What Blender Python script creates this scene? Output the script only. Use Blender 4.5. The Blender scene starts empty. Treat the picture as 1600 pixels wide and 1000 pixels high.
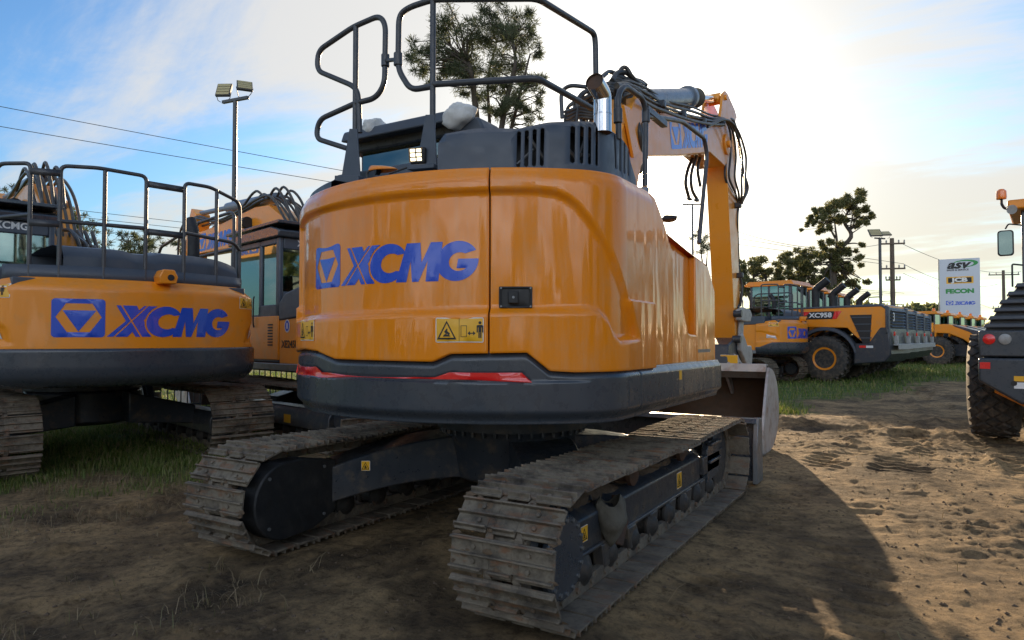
import bpy, bmesh, math, random
import numpy as np
from mathutils import Vector, Matrix, noise
from mathutils.geometry import delaunay_2d_cdt
random.seed(7); rng = np.random.default_rng(7)
SC = bpy.context.scene; COL = SC.collection
R = math.radians; PI = math.pi
F, H, HV = 1067.0, 1.5, 530.0
CAM = (3.0, -5.0); YAW = R(31); CA, SA = math.cos(YAW), math.sin(YAW)
def W(X, Y, z=0.0):                       # metres right of / ahead of the view point -> world
    return Vector((CAM[0]+X*CA-Y*SA, CAM[1]+X*SA+Y*CA, z))
def onx(u, v, x):                         # point of the plane x = const
    k = (u-800)/F; Y = (x-CAM[0])/(k*CA-SA); return Vector((x, CAM[1]+Y*(k*SA+CA), H-(v-HV)*Y/F))
def ony(u, v, y):
    k = (u-800)/F; Y = (y-CAM[1])/(k*SA+CA); return Vector((CAM[0]+Y*(k*CA-SA), y, H-(v-HV)*Y/F))
def atd(u, v, Y):                         # point at view depth Y
    return W((u-800)/F*Y, Y, H-(v-HV)*Y/F)

# ------------------------------------------------------------------ materials
def newmat(name):
    m = bpy.data.materials.new(name); m.use_nodes = True
    return m, m.node_tree, m.node_tree.nodes['Principled BSDF']
def N(nt, t, **kw):
    n = nt.nodes.new(t)
    for k, v in kw.items():
        if k in n.inputs: n.inputs[k].default_value = v
        else: setattr(n, k, v)
    return n
def ramp(nt, fac, stops):
    r = nt.nodes.new('ShaderNodeValToRGB'); e = r.color_ramp.elements
    while len(e) > 1: e.remove(e[0])
    e[0].position = stops[0][0]; e[0].color = (*stops[0][1], 1)
    for p, c in stops[1:]:
        q = e.new(p); q.color = (*c, 1)
    nt.links.new(fac, r.inputs[0]); return r
def coords(nt, scale=(1, 1, 1), obj=True):
    tc = nt.nodes.new('ShaderNodeTexCoord'); mp = nt.nodes.new('ShaderNodeMapping')
    mp.inputs['Scale'].default_value = scale
    nt.links.new(tc.outputs['Object' if obj else 'Generated'], mp.inputs[0]); return mp.outputs[0]
def mat(name, col, rough=.4, metal=0.0, coat=0.0, dirt=None, dirt_amt=.5, dirt_lo=.5, scale=6, bump=0.0, bscale=40, rvar=.15, wob=0.0, spec=.5, low=None, streak=0):
    m, nt, p = newmat(name); L = nt.links.new
    c = coords(nt)
    p.inputs['Base Color'].default_value = (*col, 1); p.inputs['Roughness'].default_value = rough
    p.inputs['Metallic'].default_value = metal; p.inputs['Specular IOR Level'].default_value = spec
    if coat: p.inputs['Coat Weight'].default_value = coat; p.inputs['Coat Roughness'].default_value = .04
    n1 = N(nt, 'ShaderNodeTexNoise', Scale=scale, Detail=8, Roughness=.65); L(c, n1.inputs['Vector'])
    if dirt:
        r = ramp(nt, n1.outputs['Fac'], [(dirt_lo, (0, 0, 0)), (min(1, dirt_lo+.22), (dirt_amt,)*3)])
        fac = r.outputs[0]
        if low:                            # mud thrown up from below: more of it near the ground
            g = nt.nodes.new('ShaderNodeNewGeometry'); sx = nt.nodes.new('ShaderNodeSeparateXYZ'); L(g.outputs['Position'], sx.inputs[0])
            mr = N(nt, 'ShaderNodeMapRange'); mr.inputs[1].default_value = low[1]; mr.inputs[2].default_value = low[0]; mr.inputs[3].default_value = 0; mr.inputs[4].default_value = .8
            L(sx.outputs['Z'], mr.inputs[0]); ad = N(nt, 'ShaderNodeMath', operation='ADD', use_clamp=True)
            mu = N(nt, 'ShaderNodeMath', operation='MULTIPLY'); L(mr.outputs[0], mu.inputs[0]); L(n1.outputs['Fac'], mu.inputs[1])
            L(fac, ad.inputs[0]); L(mu.outputs[0], ad.inputs[1]); fac = ad.outputs[0]
        mx = N(nt, 'ShaderNodeMix', data_type='RGBA'); mx.inputs[6].default_value = (*col, 1); mx.inputs[7].default_value = (*dirt, 1)
        L(fac, mx.inputs[0]); bc = mx.outputs[2]
        if streak:                         # water runs and fine dust
            ns = N(nt, 'ShaderNodeTexNoise', Scale=16, Detail=7, Roughness=.7); L(coords(nt, (1, 1, .07)), ns.inputs['Vector'])
            nd = N(nt, 'ShaderNodeTexNoise', Scale=180, Detail=3, Roughness=.6); L(c, nd.inputs['Vector'])
            sm = N(nt, 'ShaderNodeMath', operation='MULTIPLY'); L(ramp(nt, ns.outputs['Fac'], [(.50, (0, 0, 0)), (.70, (1, 1, 1))]).outputs[0], sm.inputs[0]); sm.inputs[1].default_value = streak
            sa = N(nt, 'ShaderNodeMath', operation='ADD'); L(sm.outputs[0], sa.inputs[0]); L(ramp(nt, nd.outputs['Fac'], [(.62, (0, 0, 0)), (.74, (.35, .35, .35))]).outputs[0], sa.inputs[1])
            m3 = N(nt, 'ShaderNodeMix', data_type='RGBA'); m3.inputs[7].default_value = (.50, .38, .25, 1); L(sa.outputs[0], m3.inputs[0]); L(bc, m3.inputs[6]); bc = m3.outputs[2]
            if coat:
                cr = N(nt, 'ShaderNodeMapRange'); cr.inputs[1].default_value = .35; cr.inputs[2].default_value = .7; cr.inputs[3].default_value = .03; cr.inputs[4].default_value = .16; L(n1.outputs['Fac'], cr.inputs[0]); L(cr.outputs[0], p.inputs['Coat Roughness'])
        L(bc, p.inputs['Base Color'])
    if rvar:
        n2 = N(nt, 'ShaderNodeTexNoise', Scale=scale*2.3, Detail=6, Roughness=.7); L(c, n2.inputs['Vector'])
        mr = N(nt, 'ShaderNodeMapRange'); mr.inputs[1].default_value = .3; mr.inputs[2].default_value = .7
        mr.inputs[3].default_value = max(.02, rough-rvar); mr.inputs[4].default_value = min(1, rough+rvar)
        L(n2.outputs['Fac'], mr.inputs[0]); L(mr.outputs[0], p.inputs['Roughness'])
    nrm = None
    if bump:
        n3 = N(nt, 'ShaderNodeTexNoise', Scale=bscale, Detail=8, Roughness=.7); L(c, n3.inputs['Vector'])
        b = N(nt, 'ShaderNodeBump', Strength=bump, Distance=.01); L(n3.outputs['Fac'], b.inputs['Height']); L(b.outputs[0], p.inputs['Normal'])
    if wob:                               # pressed sheet metal is never optically flat
        n3 = N(nt, 'ShaderNodeTexNoise', Scale=2.6, Detail=2.0, Roughness=.45); L(coords(nt, (1.5, 1.5, .28)), n3.inputs['Vector'])
        b = N(nt, 'ShaderNodeBump', Strength=wob, Distance=.05); L(n3.outputs['Fac'], b.inputs['Height']); L(b.outputs[0], p.inputs['Normal'])
        if coat: L(b.outputs[0], p.inputs['Coat Normal'])
    return m
M = {}
M['paint'] = mat('orange_paint', (.82, .245, .004), .34, coat=.8, dirt=(.46, .31, .17), dirt_amt=.22, dirt_lo=.50, scale=3, wob=.38, rvar=.08, spec=.15, streak=.16)
M['paint_matt'] = mat('orange_paint_worn', (.80, .262, .008), .38, coat=.25, dirt=(.35, .26, .15), dirt_amt=.3, dirt_lo=.5, scale=4, rvar=.12)
M['boom_paint'] = mat('boom_paint', (.80, .30, .02), .36, coat=.3, dirt=(.45, .33, .2), dirt_amt=.25, dirt_lo=.5, scale=3, rvar=.12)
M['grey'] = mat('dark_grey_paint', (.040, .050, .062), .30, coat=.25, dirt=(.11, .10, .085), dirt_amt=.25, dirt_lo=.5, scale=5, rvar=.10, wob=.12)
M['hood'] = mat('slate_grey_paint', (.058, .072, .092), .45, dirt=(.12, .11, .10), dirt_amt=.25, dirt_lo=.5, scale=5, rvar=.12)
M['frame'] = mat('frame_grey', (.028, .035, .045), .38, dirt=(.13, .10, .065), dirt_amt=.8, dirt_lo=.52, scale=7, bump=.2, low=(.1, .45))
M['black'] = mat('matt_black', (.012, .013, .014), .6, dirt=(.05, .045, .04), dirt_amt=.5)
M['rail'] = mat('rail_grey', (.048, .052, .058), .38, dirt=(.13, .11, .09), dirt_amt=.35, scale=14)
M['hose'] = mat('hose_rubber', (.042, .042, .040), .42, dirt=(.17, .14, .10), dirt_amt=.6, scale=9)
M['chrome'] = mat('chrome', (.62, .60, .58), .12, metal=1.0, rvar=.06, scale=12, dirt=(.30, .26, .22), dirt_amt=.4)
M['steel'] = mat('grey_steel', (.22, .23, .235), .42, metal=.6, dirt=(.16, .12, .08), dirt_amt=.6, scale=8)
M['castpale'] = mat('pale_casting', (.34, .35, .34), .5, dirt=(.16, .13, .1), dirt_amt=.6, scale=10)
M['cyl'] = mat('cylinder_grey', (.16, .20, .25), .35, dirt=(.25, .2, .15), dirt_amt=.4, scale=8)
M['rust'] = mat('rust_brown', (.085, .045, .026), .8, dirt=(.04, .035, .03), dirt_amt=.9, scale=9, bump=.4)
M['roller'] = mat('roller_grime', (.030, .027, .024), .6, dirt=(.10, .07, .045), dirt_amt=.7, dirt_lo=.5, scale=14, bump=.4)
M['bucket'] = mat('bucket_steel', (.44, .43, .42), .5, metal=.3, dirt=(.23, .13, .07), dirt_amt=.8, dirt_lo=.48, scale=5, bump=.3)
M['bucketin'] = mat('bucket_inside', (.085, .052, .030), .75, dirt=(.05, .04, .03), dirt_amt=.8, scale=5, bump=.3)
M['soil'] = mat('loose_soil', (.13, .088, .052), .95, dirt=(.055, .04, .027), dirt_amt=.9, scale=16, bump=1.0, bscale=60)
M['mudcloth'] = mat('dried_mud', (.115, .105, .08), .9, dirt=(.06, .05, .035), dirt_amt=.9, scale=9, bump=.6)
M['blue'] = mat('logo_blue', (.010, .072, .52), .3, coat=.5, rvar=.05)
M['white'] = mat('white_vinyl', (.72, .72, .70), .4)
M['cloth'] = mat('white_cloth', (.68, .68, .65), .85, dirt=(.36, .33, .27), dirt_amt=.7, bump=.6, bscale=14)
M['yellow'] = mat('label_yellow', (.80, .42, .02), .4, rvar=.05)
M['ink'] = mat('label_ink', (.012, .012, .012), .5)
M['red'] = mat('red_reflector', (.72, .012, .012), .25, coat=1.0, rvar=.05)
M['pinkref'] = mat('pale_reflector', (.62, .55, .54), .25, coat=1.0)
M['amber'] = mat('amber_lens', (.85, .20, .01), .2, coat=1.0)
M['rubber'] = mat('tyre_rubber', (.030, .030, .029), .8, dirt=(.13, .10, .07), dirt_amt=.75, dirt_lo=.45, scale=9, bump=.3, low=(0, .6))
M['wood'] = mat('grey_timber', (.13, .10, .075), .85, dirt=(.06, .05, .04), dirt_amt=.8, scale=3, bump=.3)
M['bark'] = mat('tree_bark', (.085, .068, .052), .9, dirt=(.035, .03, .025), dirt_amt=.9, scale=5, bump=.6)
M['green'] = mat('logo_green', (.02, .26, .05), .4)
M['signwhite'] = mat('sign_white', (.56, .60, .66), .45)
M['concrete'] = mat('pale_concrete', (.35, .33, .3), .8)
M['mirror'] = mat('mirror_glass', (.10, .13, .12), .06, metal=1.0, rvar=.02)
def glass(name, tint, refl=.25):
    m, nt, p = newmat(name); L = nt.links.new; nt.nodes.remove(p)
    out = nt.nodes['Material Output']; tr = N(nt, 'ShaderNodeBsdfTransparent'); tr.inputs[0].default_value = (*tint, 1)
    gl = N(nt, 'ShaderNodeBsdfGlossy', Roughness=.03); gl.inputs[0].default_value = (.75, .95, .92, 1)
    fr = N(nt, 'ShaderNodeFresnel', IOR=1.6); ad = N(nt, 'ShaderNodeMath', operation='ADD', use_clamp=True); ad.inputs[1].default_value = refl
    L(fr.outputs[0], ad.inputs[0]); mx = N(nt, 'ShaderNodeMixShader'); L(ad.outputs[0], mx.inputs[0]); L(tr.outputs[0], mx.inputs[1]); L(gl.outputs[0], mx.inputs[2])
    L(mx.outputs[0], out.inputs[0]); return m
M['glass'] = glass('cab_glass', (.30, .46, .42), .20)
M['glassdark'] = glass('tinted_glass', (.06, .08, .085), .12)
def emis(name, col, st):
    m, nt, p = newmat(name); p.inputs['Emission Color'].default_value = (*col, 1); p.inputs['Emission Strength'].default_value = st; return m
M['lamp_on'] = emis('lit_led', (1, .84, .52), 1.5)
def trackmat():
    m, nt, p = newmat('muddy_track_steel'); L = nt.links.new; c = coords(nt)
    n1 = N(nt, 'ShaderNodeTexNoise', Scale=4.5, Detail=9, Roughness=.7); L(c, n1.inputs['Vector'])
    r = ramp(nt, n1.outputs['Fac'], [(.33, (.026, .021, .017)), (.45, (.10, .083, .060)), (.56, (.19, .16, .115)), (.68, (.085, .066, .045))])
    n2 = N(nt, 'ShaderNodeTexNoise', Scale=11, Detail=6, Roughness=.6); c2 = coords(nt, (.55, 1.6, 1.6)); L(c2, n2.inputs['Vector'])
    f = ramp(nt, n2.outputs['Fac'], [(.54, (0, 0, 0)), (.66, (.8, .8, .8))])
    mx = N(nt, 'ShaderNodeMix', data_type='RGBA'); mx.inputs[7].default_value = (.19, .088, .040, 1)
    L(f.outputs[0], mx.inputs[0]); L(r.outputs[0], mx.inputs[6])
    gp = nt.nodes.new('ShaderNodeNewGeometry'); wr = ramp(nt, gp.outputs['Pointiness'], [(.56, (0, 0, 0)), (.66, (.35, .35, .35))]); m4 = N(nt, 'ShaderNodeMix', data_type='RGBA'); m4.inputs[7].default_value = (.27, .22, .17, 1)
    L(wr.outputs[0], m4.inputs[0]); L(mx.outputs[2], m4.inputs[6]); L(m4.outputs[2], p.inputs['Base Color'])
    p.inputs['Roughness'].default_value = .72; p.inputs['Metallic'].default_value = .12
    n3 = N(nt, 'ShaderNodeTexNoise', Scale=38, Detail=8, Roughness=.75); L(c, n3.inputs['Vector'])
    b = N(nt, 'ShaderNodeBump', Strength=.7, Distance=.012); L(n3.outputs['Fac'], b.inputs['Height']); L(b.outputs[0], p.inputs['Normal'])
    return m
M['track'] = trackmat()
def leafmat(name, stops, trans=.25):
    m, nt, p = newmat(name); L = nt.links.new; g = nt.nodes.new('ShaderNodeNewGeometry')
    r = ramp(nt, g.outputs['Random Per Island'], stops); L(r.outputs[0], p.inputs['Base Color']); p.inputs['Roughness'].default_value = .6
    tl = N(nt, 'ShaderNodeBsdfTranslucent'); L(r.outputs[0], tl.inputs[0]); mx = N(nt, 'ShaderNodeMixShader'); mx.inputs[0].default_value = trans
    L(p.outputs[0], mx.inputs[1]); L(tl.outputs[0], mx.inputs[2]); L(mx.outputs[0], nt.nodes['Material Output'].inputs[0]); return m
M['leaf'] = leafmat('olive_foliage', [(0, (.08, .095, .035)), (.5, (.17, .18, .065)), (1, (.28, .26, .12))], .55)
M['needle'] = leafmat('grey_green_needles', [(0, (.045, .060, .030)), (.5, (.09, .11, .05)), (1, (.15, .16, .08))], .45)
M['grassblade'] = leafmat('grass_blades', [(0, (.08, .13, .022)), (.55, (.17, .23, .045)), (.85, (.25, .25, .08)), (1, (.34, .27, .14))], .45)
M['straw'] = leafmat('dry_straw', [(0, (.20, .145, .075)), (.6, (.30, .22, .12)), (1, (.12, .12, .04))], .2)

# ------------------------------------------------------------------ mesh helpers
def tag(o, label=None, cat=None, group=None, kind=None):
    if label: o['label'] = label
    if cat: o['category'] = cat
    if group: o['group'] = group
    if kind: o['kind'] = kind
    return o
def empty(name, loc=(0, 0, 0), rz=0.0):
    o = bpy.data.objects.new(name, None); COL.objects.link(o); o.location = loc; o.rotation_euler = (0, 0, rz); o.empty_display_size = .3; return o
def children_of(o): return [c for c in COL.objects if c.parent == o]
def copy_tree(o, parent=None, skip=()):
    c = o.copy(); COL.objects.link(c); c.parent = parent
    for ch in KIDS.get(o.name, []):
        if ch.name.split('.')[0] in skip: continue
        copy_tree(ch, c)
    return c
KIDS = {}
def fillet(pts, b):
    pts = [Vector(p) for p in pts]
    if b <= 0 or len(pts) < 3: return pts
    out = [pts[0]]
    for i in range(1, len(pts)-1):
        a, p, c = pts[i-1], pts[i], pts[i+1]
        d1 = min(b, (a-p).length*.48); d2 = min(b, (c-p).length*.48)
        q1 = p+(a-p).normalized()*d1; q2 = p+(c-p).normalized()*d2
        for k in range(6):
            t = k/5; out.append(q1*(1-t)**2+p*2*t*(1-t)+q2*t*t)
    out.append(pts[-1]); return out
def smoothpts(pts, n=6):                  # Catmull-Rom for hoses
    P = [Vector(p) for p in pts]; P = [P[0]*2-P[1]]+P+[P[-1]*2-P[-2]]; out = []
    for i in range(1, len(P)-2):
        for k in range(n):
            t = k/n; a, b, c, d = P[i-1:i+3]
            out.append(.5*((2*b)+(c-a)*t+(2*a-5*b+4*c-d)*t*t+(3*b-a-3*c+d)*t**3))
    out.append(P[-2]); return out
class MB:
    def __init__(s): s.v = []; s.f = []; s.X = None
    def add(s, vs, fs):
        o = len(s.v)
        for v in vs:
            v = Vector(v)
            if s.X is not None: v = s.X @ v
            s.v.append(v[:])
        s.f += [tuple(i+o for i in f) for f in fs]; return s
    def bx(s, x0, x1, y0, y1, z0, z1):
        return s.add([(x0, y0, z0), (x1, y0, z0), (x1, y1, z0), (x0, y1, z0), (x0, y0, z1), (x1, y0, z1), (x1, y1, z1), (x0, y1, z1)],
                     [(0, 3, 2, 1), (4, 5, 6, 7), (0, 1, 5, 4), (1, 2, 6, 5), (2, 3, 7, 6), (3, 0, 4, 7)])
    def box(s, c, sz, rot=None):
        hx, hy, hz = sz[0]/2, sz[1]/2, sz[2]/2; c = Vector(c); Rm = rot if rot is not None else Matrix.Identity(3)
        vs = [c+Rm @ Vector(p) for p in [(-hx, -hy, -hz), (hx, -hy, -hz), (hx, hy, -hz), (-hx, hy, -hz), (-hx, -hy, hz), (hx, -hy, hz), (hx, hy, hz), (-hx, hy, hz)]]
        return s.add(vs, [(0, 3, 2, 1), (4, 5, 6, 7), (0, 1, 5, 4), (1, 2, 6, 5), (2, 3, 7, 6), (3, 0, 4, 7)])
    def prism(s, poly, ax, a, b):
        f = {'x': lambda p, t: (t, p[0], p[1]), 'y': lambda p, t: (p[0], t, p[1]), 'z': lambda p, t: (p[0], p[1], t)}[ax]
        n = len(poly); vs = [f(p, a) for p in poly]+[f(p, b) for p in poly]
        return s.add(vs, [tuple(range(n))[::-1], tuple(range(n, 2*n))]+[(i, (i+1) % n, n+(i+1) % n, n+i) for i in range(n)])
    def tube(s, pts, r, n=8, bend=.05, cap=True, r1=None):
        P = fillet(pts, bend); P = [p for i, p in enumerate(P) if i == 0 or (p-P[i-1]).length > 1e-5]
        t0 = (P[1]-P[0]).normalized(); up = Vector((0, 0, 1)) if abs(t0.z) < .9 else Vector((1, 0, 0))
        u = t0.cross(up).normalized(); vs = []; fs = []; m = len(P)
        for i, p in enumerate(P):
            t = ((P[min(i+1, m-1)]-p).normalized()+(p-P[max(i-1, 0)]).normalized()).normalized() if 0 < i < m-1 else ((P[1]-P[0]) if i == 0 else (P[-1]-P[-2])).normalized()
            u = (u-t*u.dot(t)).normalized(); w = t.cross(u); rr = r if r1 is None else r+(r1-r)*i/(m-1)
            for k in range(n):
                a = 2*PI*k/n; vs.append(p+u*math.cos(a)*rr+w*math.sin(a)*rr)
        for i in range(m-1):
            for k in range(n):
                k2 = (k+1) % n; fs.append((i*n+k, i*n+k2, (i+1)*n+k2, (i+1)*n+k))
        if cap: fs += [tuple(range(n))[::-1], tuple(range((m-1)*n, m*n))]
        return s.add(vs, fs)
    def cyl(s, p0, p1, r, r1=None, n=20): return s.tube([p0, p1], r, n, 0, True, r1)
    def lathe(s, prof, c, ax='x', n=32):  # prof: (radius, along)
        vs = []; fs = []; c = Vector(c)
        for r, h in prof:
            for k in range(n):
                a = 2*PI*k/n; q = {'x': (h, r*math.cos(a), r*math.sin(a)), 'y': (r*math.cos(a), h, r*math.sin(a)), 'z': (r*math.cos(a), r*math.sin(a), h)}[ax]
                vs.append(c+Vector(q))
        m = len(prof)
        for i in range(m-1):
            for k in range(n):
                k2 = (k+1) % n; fs.append((i*n+k, i*n+k2, (i+1)*n+k2, (i+1)*n+k))
        fs += [tuple(range(n))[::-1], tuple(range((m-1)*n, m*n))]
        return s.add(vs, fs)
    def grid(s, rows):
        m = len(rows); n = len(rows[0])
        return s.add([p for r in rows for p in r], [(i*n+j, i*n+j+1, (i+1)*n+j+1, (i+1)*n+j) for i in range(m-1) for j in range(n-1)])
    def build(s, name, mt, parent=None, bevel=0, ang=35, seg=2, solid=0, label=None):
        me = bpy.data.meshes.new(name); me.from_pydata(s.v, [], s.f)
        bm = bmesh.new(); bm.from_mesh(me); bmesh.ops.recalc_face_normals(bm, faces=bm.faces); bm.to_mesh(me); bm.free()
        me.materials.append(mt); o = bpy.data.objects.new(name, me); COL.objects.link(o)
        if parent is not None: o.parent = parent; KIDS.setdefault(parent.name, []).append(o)
        me.shade_smooth(); me.set_sharp_from_angle(angle=R(ang))
        if solid:
            q = o.modifiers.new('solid', 'SOLIDIFY'); q.thickness = solid; q.offset = -1
        if bevel:
            q = o.modifiers.new('bevel', 'BEVEL'); q.width = bevel; q.segments = seg; q.limit_method = 'ANGLE'; q.angle_limit = R(40); q.harden_normals = False
        if label: o['label'] = label
        return o
# ---- flat outlines (logos, pictograms, vented panels) triangulated and laid on a surface
def pip(x, y, poly):
    c = False; j = len(poly)-1
    for i in range(len(poly)):
        xi, yi = poly[i]; xj, yj = poly[j]
        if (yi > y) != (yj > y) and x < (xj-xi)*(y-yi)/(yj-yi)+xi: c = not c
        j = i
    return c
def shape(mb, add, sub, fn, step=0):      # union of add minus union of sub, laid on fn(x, y) -> point
    vs = []; es = []
    for poly in add+sub:
        o = len(vs); n = len(poly); vs += [Vector(p) for p in poly]; es += [(o+i, o+(i+1) % n) for i in range(n)]
    if step:
        xs = [p[0] for q in add for p in q]; ys = [p[1] for q in add for p in q]
        nx = int((max(xs)-min(xs))/step)+1; ny = int((max(ys)-min(ys))/step)+1
        for i in range(nx+1):
            for j in range(ny+1):
                vs.append(Vector((min(xs)+i*step+.0013, min(ys)+j*step+.0017)))
    r = delaunay_2d_cdt(vs, es, [], 0, 1e-6)
    V, T = r[0], r[2]; fs = []
    for t in T:
        x = sum(V[i][0] for i in t)/3; y = sum(V[i][1] for i in t)/3
        if any(pip(x, y, p) for p in add) and not any(pip(x, y, p) for p in sub): fs.append(tuple(t))
    used = sorted({i for f in fs for i in f}); mp = {k: i for i, k in enumerate(used)}
    mb.add([fn(V[k][0], V[k][1]) for k in used], [tuple(mp[i] for i in f) for f in fs]); return mb
def ell(cx, cy, rx, ry, sk=0, n=36): return [(cx+rx*math.cos(2*PI*k/n)+sk*ry*math.sin(2*PI*k/n), cy+ry*math.sin(2*PI*k/n)) for k in range(n)]
def rrect(x0, y0, x1, y1, r, n=5):
    out = []
    for cx, cy, a0 in ((x1-r, y1-r, 0), (x0+r, y1-r, 90), (x0+r, y0+r, 180), (x1-r, y0+r, 270)):
        out += [(cx+r*math.cos(R(a0+90*k/n)), cy+r*math.sin(R(a0+90*k/n))) for k in range(n+1)]
    return out
def Q(L): return [((a-272)/205, (965-b)/205) for a, b in L]
def circ(cx, cy, rx, ry, sk=0, n=36): return Q([(x, y) for x, y in ell(cx, cy, rx, ry, sk, n)])
LOGO = [  # (add, sub) in units of emblem height, y up
    ([rrect(0, 0, 1.15, 1, .09)], [Q([(290, 858), (335, 785), (450, 785), (492, 858), (440, 938), (340, 938)])]),
    ([Q([(320, 822), (468, 822), (390, 935)])], []),
    ([Q([(558, 790), (655, 790), (728, 962), (650, 962)]), Q([(690, 790), (757, 790), (612, 962), (515, 962)])],
     [Q([(578, 788), (586, 788), (684, 964), (675, 964)]), Q([(706, 788), (714, 788), (552, 964), (543, 964)]), circ(797, 876, 103, 96, -.12)]),
    ([circ(797, 876, 94, 87, -.12)], [circ(812, 876, 50, 43, -.12), Q([(812, 846), (910, 832), (900, 918), (812, 908)])]),
    ([Q([(838, 962), (890, 793), (952, 793), (957, 880), (998, 793), (1048, 793), (1030, 962), (975, 962), (984, 872), (944, 962), (914, 962), (908, 872), (888, 962)])], []),
    ([circ(1108, 877, 86, 86, -.08)], [circ(1116, 880, 42, 40, -.08), Q([(1125, 868), (1125, 850), (1215, 822), (1215, 868)])]),
    ([Q([(1112, 868), (1160, 868), (1160, 908), (1106, 908)])], []),
]
def logo(fn, x0, z0, h, parent, m='blue', step=0, name='emblem_lettering', w=None, only=None):
    mb = MB(); sx = (w/4.46) if w else h
    for a, b in LOGO:
        T = lambda P: [[(x0+x*sx, z0+y*h) for x, y in p] for p in P]
        # the bar of the G fills the ring again, so cut the opening only
        shape(mb, T(a), T(b), fn, step)
    return mb.build(name, M[m], parent)
def seg(x0, y0, x1, y1, t):
    d = Vector((x1-x0, y1-y0)).normalized()*t/2; n = (-d.y, d.x)
    return [(x0+n[0], y0+n[1]), (x1+n[0], y1+n[1]), (x1-n[0], y1-n[1]), (x0-n[0], y0-n[1])]
def warning(fn, x0, z0, w, h, parent, off=.002, step=0, full=True):
    pl = MB(); shape(pl, [rrect(x0, z0, x0+w, z0+h, .06*h)], [], lambda x, y: fn(x, y, 0), step)
    o = pl.build('warning_label', M['white'], parent)
    q = MB(); shape(q, [[(x0+.035*h, z0+.035*h), (x0+w-.035*h, z0+.035*h), (x0+w-.035*h, z0+h-.035*h), (x0+.035*h, z0+h-.035*h)]], [], lambda x, y: fn(x, y, off), step); q.build('label_panel', M['yellow'], o)
    g = lambda L: [(x0+a*h, z0+b*h) for a, b in L]; k = MB(); f2 = lambda x, y: fn(x, y, off*2)
    shape(k, [g([(.06, .12), (.86, .12), (.46, .88)])], [g([(.16, .19), (.76, .19), (.46, .77)])], f2, step)
    for p in ([(.30, .24), (.62, .24), (.55, .31), (.36, .33)], [(.35, .42), (.55, .30), (.60, .36), (.42, .52)], [(.40, .30), (.45, .30), (.5, .55), (.44, .56)]): shape(k, [g(p)], [], f2)
    if full:
        shape(k, [g([(.96, .04), (.975, .04), (.975, .96), (.96, .96)])], [], f2)
        shape(k, [g([(1.03, .22), (1.27, .22), (1.27, .68), (1.03, .68)])], [g([(1.05, .24), (1.25, .24), (1.25, .66), (1.05, .66)])], f2)
        shape(k, [g([(1.30, .37), (1.40, .28), (1.40, .35), (1.52, .35), (1.52, .28), (1.62, .37), (1.52, .46), (1.52, .39), (1.40, .39), (1.40, .46)])], [], f2)
        shape(k, [g([(1.66, .40), (1.66, .66), (1.70, .70), (1.88, .70), (1.92, .66), (1.92, .40), (1.87, .40), (1.87, .60), (1.85, .60), (1.85, .18), (1.80, .18), (1.80, .42), (1.78, .42), (1.78, .18), (1.73, .18), (1.73, .60), (1.71, .60), (1.71, .40)])], [], f2)
        shape(k, [[(x0+1.79*h+a*h, z0+.79*h+b*h) for a, b in ell(0, 0, .06, .06, 0, 12)]], [], f2)
    k.build('pictogram', M['ink'], o); return o
def text(s, size, m, parent, Mx, ext=.002, shear=0, bold=0.0, name='lettering', sx=1.0, spacing=1.0):
    c = bpy.data.curves.new('t', 'FONT'); c.body = s; c.size = size; c.extrude = ext; c.shear = shear; c.offset = bold; c.align_x = 'CENTER'; c.align_y = 'CENTER'; c.space_character = spacing; c.resolution_u = 3
    o = bpy.data.objects.new('t', c); COL.objects.link(o); bpy.context.view_layer.update()
    me = bpy.data.meshes.new_from_object(o.evaluated_get(bpy.context.evaluated_depsgraph_get())); bpy.data.objects.remove(o); bpy.data.curves.remove(c)
    me.transform(Mx @ Matrix.Diagonal((sx, 1, 1, 1))); me.name = name; me.materials.clear(); me.materials.append(M[m])
    o = bpy.data.objects.new(name, me); COL.objects.link(o); o.parent = parent
    if parent is not None: KIDS.setdefault(parent.name, []).append(o)
    return o
def frameM(o, ex, ez):                     # text x axis ex, up ez
    ex = Vector(ex).normalized(); ez = Vector(ez).normalized(); n = ex.cross(ez)
    m = Matrix((ex, ez, n)).transposed().to_4x4(); m.translation = Vector(o); return m
class Out:                                 # plan outline of a swing-round tail: arc, corner, straight side
    def __init__(o, Rr, Wd, deg):
        o.R, o.W = Rr, Wd; t = o.t1 = R(deg); x1 = Rr*math.sin(t); o.s1 = Rr*t
        o.R2 = (Wd-x1)/(1-math.sin(t)); o.c = (x1-o.R2*math.sin(t), -Rr*math.cos(t)+o.R2*math.cos(t))
        o.s2 = o.s1+o.R2*(PI/2-t); o.y2 = o.c[1]
    def at(o, s):
        g = 1 if s >= 0 else -1; a = abs(s)
        if a < o.s1: t = a/o.R; return g*o.R*math.sin(t), -o.R*math.cos(t), g*math.sin(t), -math.cos(t)
        if a < o.s2: t = o.t1+(a-o.s1)/o.R2; return g*(o.c[0]+o.R2*math.sin(t)), o.c[1]-o.R2*math.cos(t), g*math.sin(t), -math.cos(t)
        return g*o.W, o.y2+a-o.s2, float(g), 0.0
    def P(o, s, z, d=0.0):
        x, y, a, b = o.at(s); return Vector((x+a*d, y+b*d, z))
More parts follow.
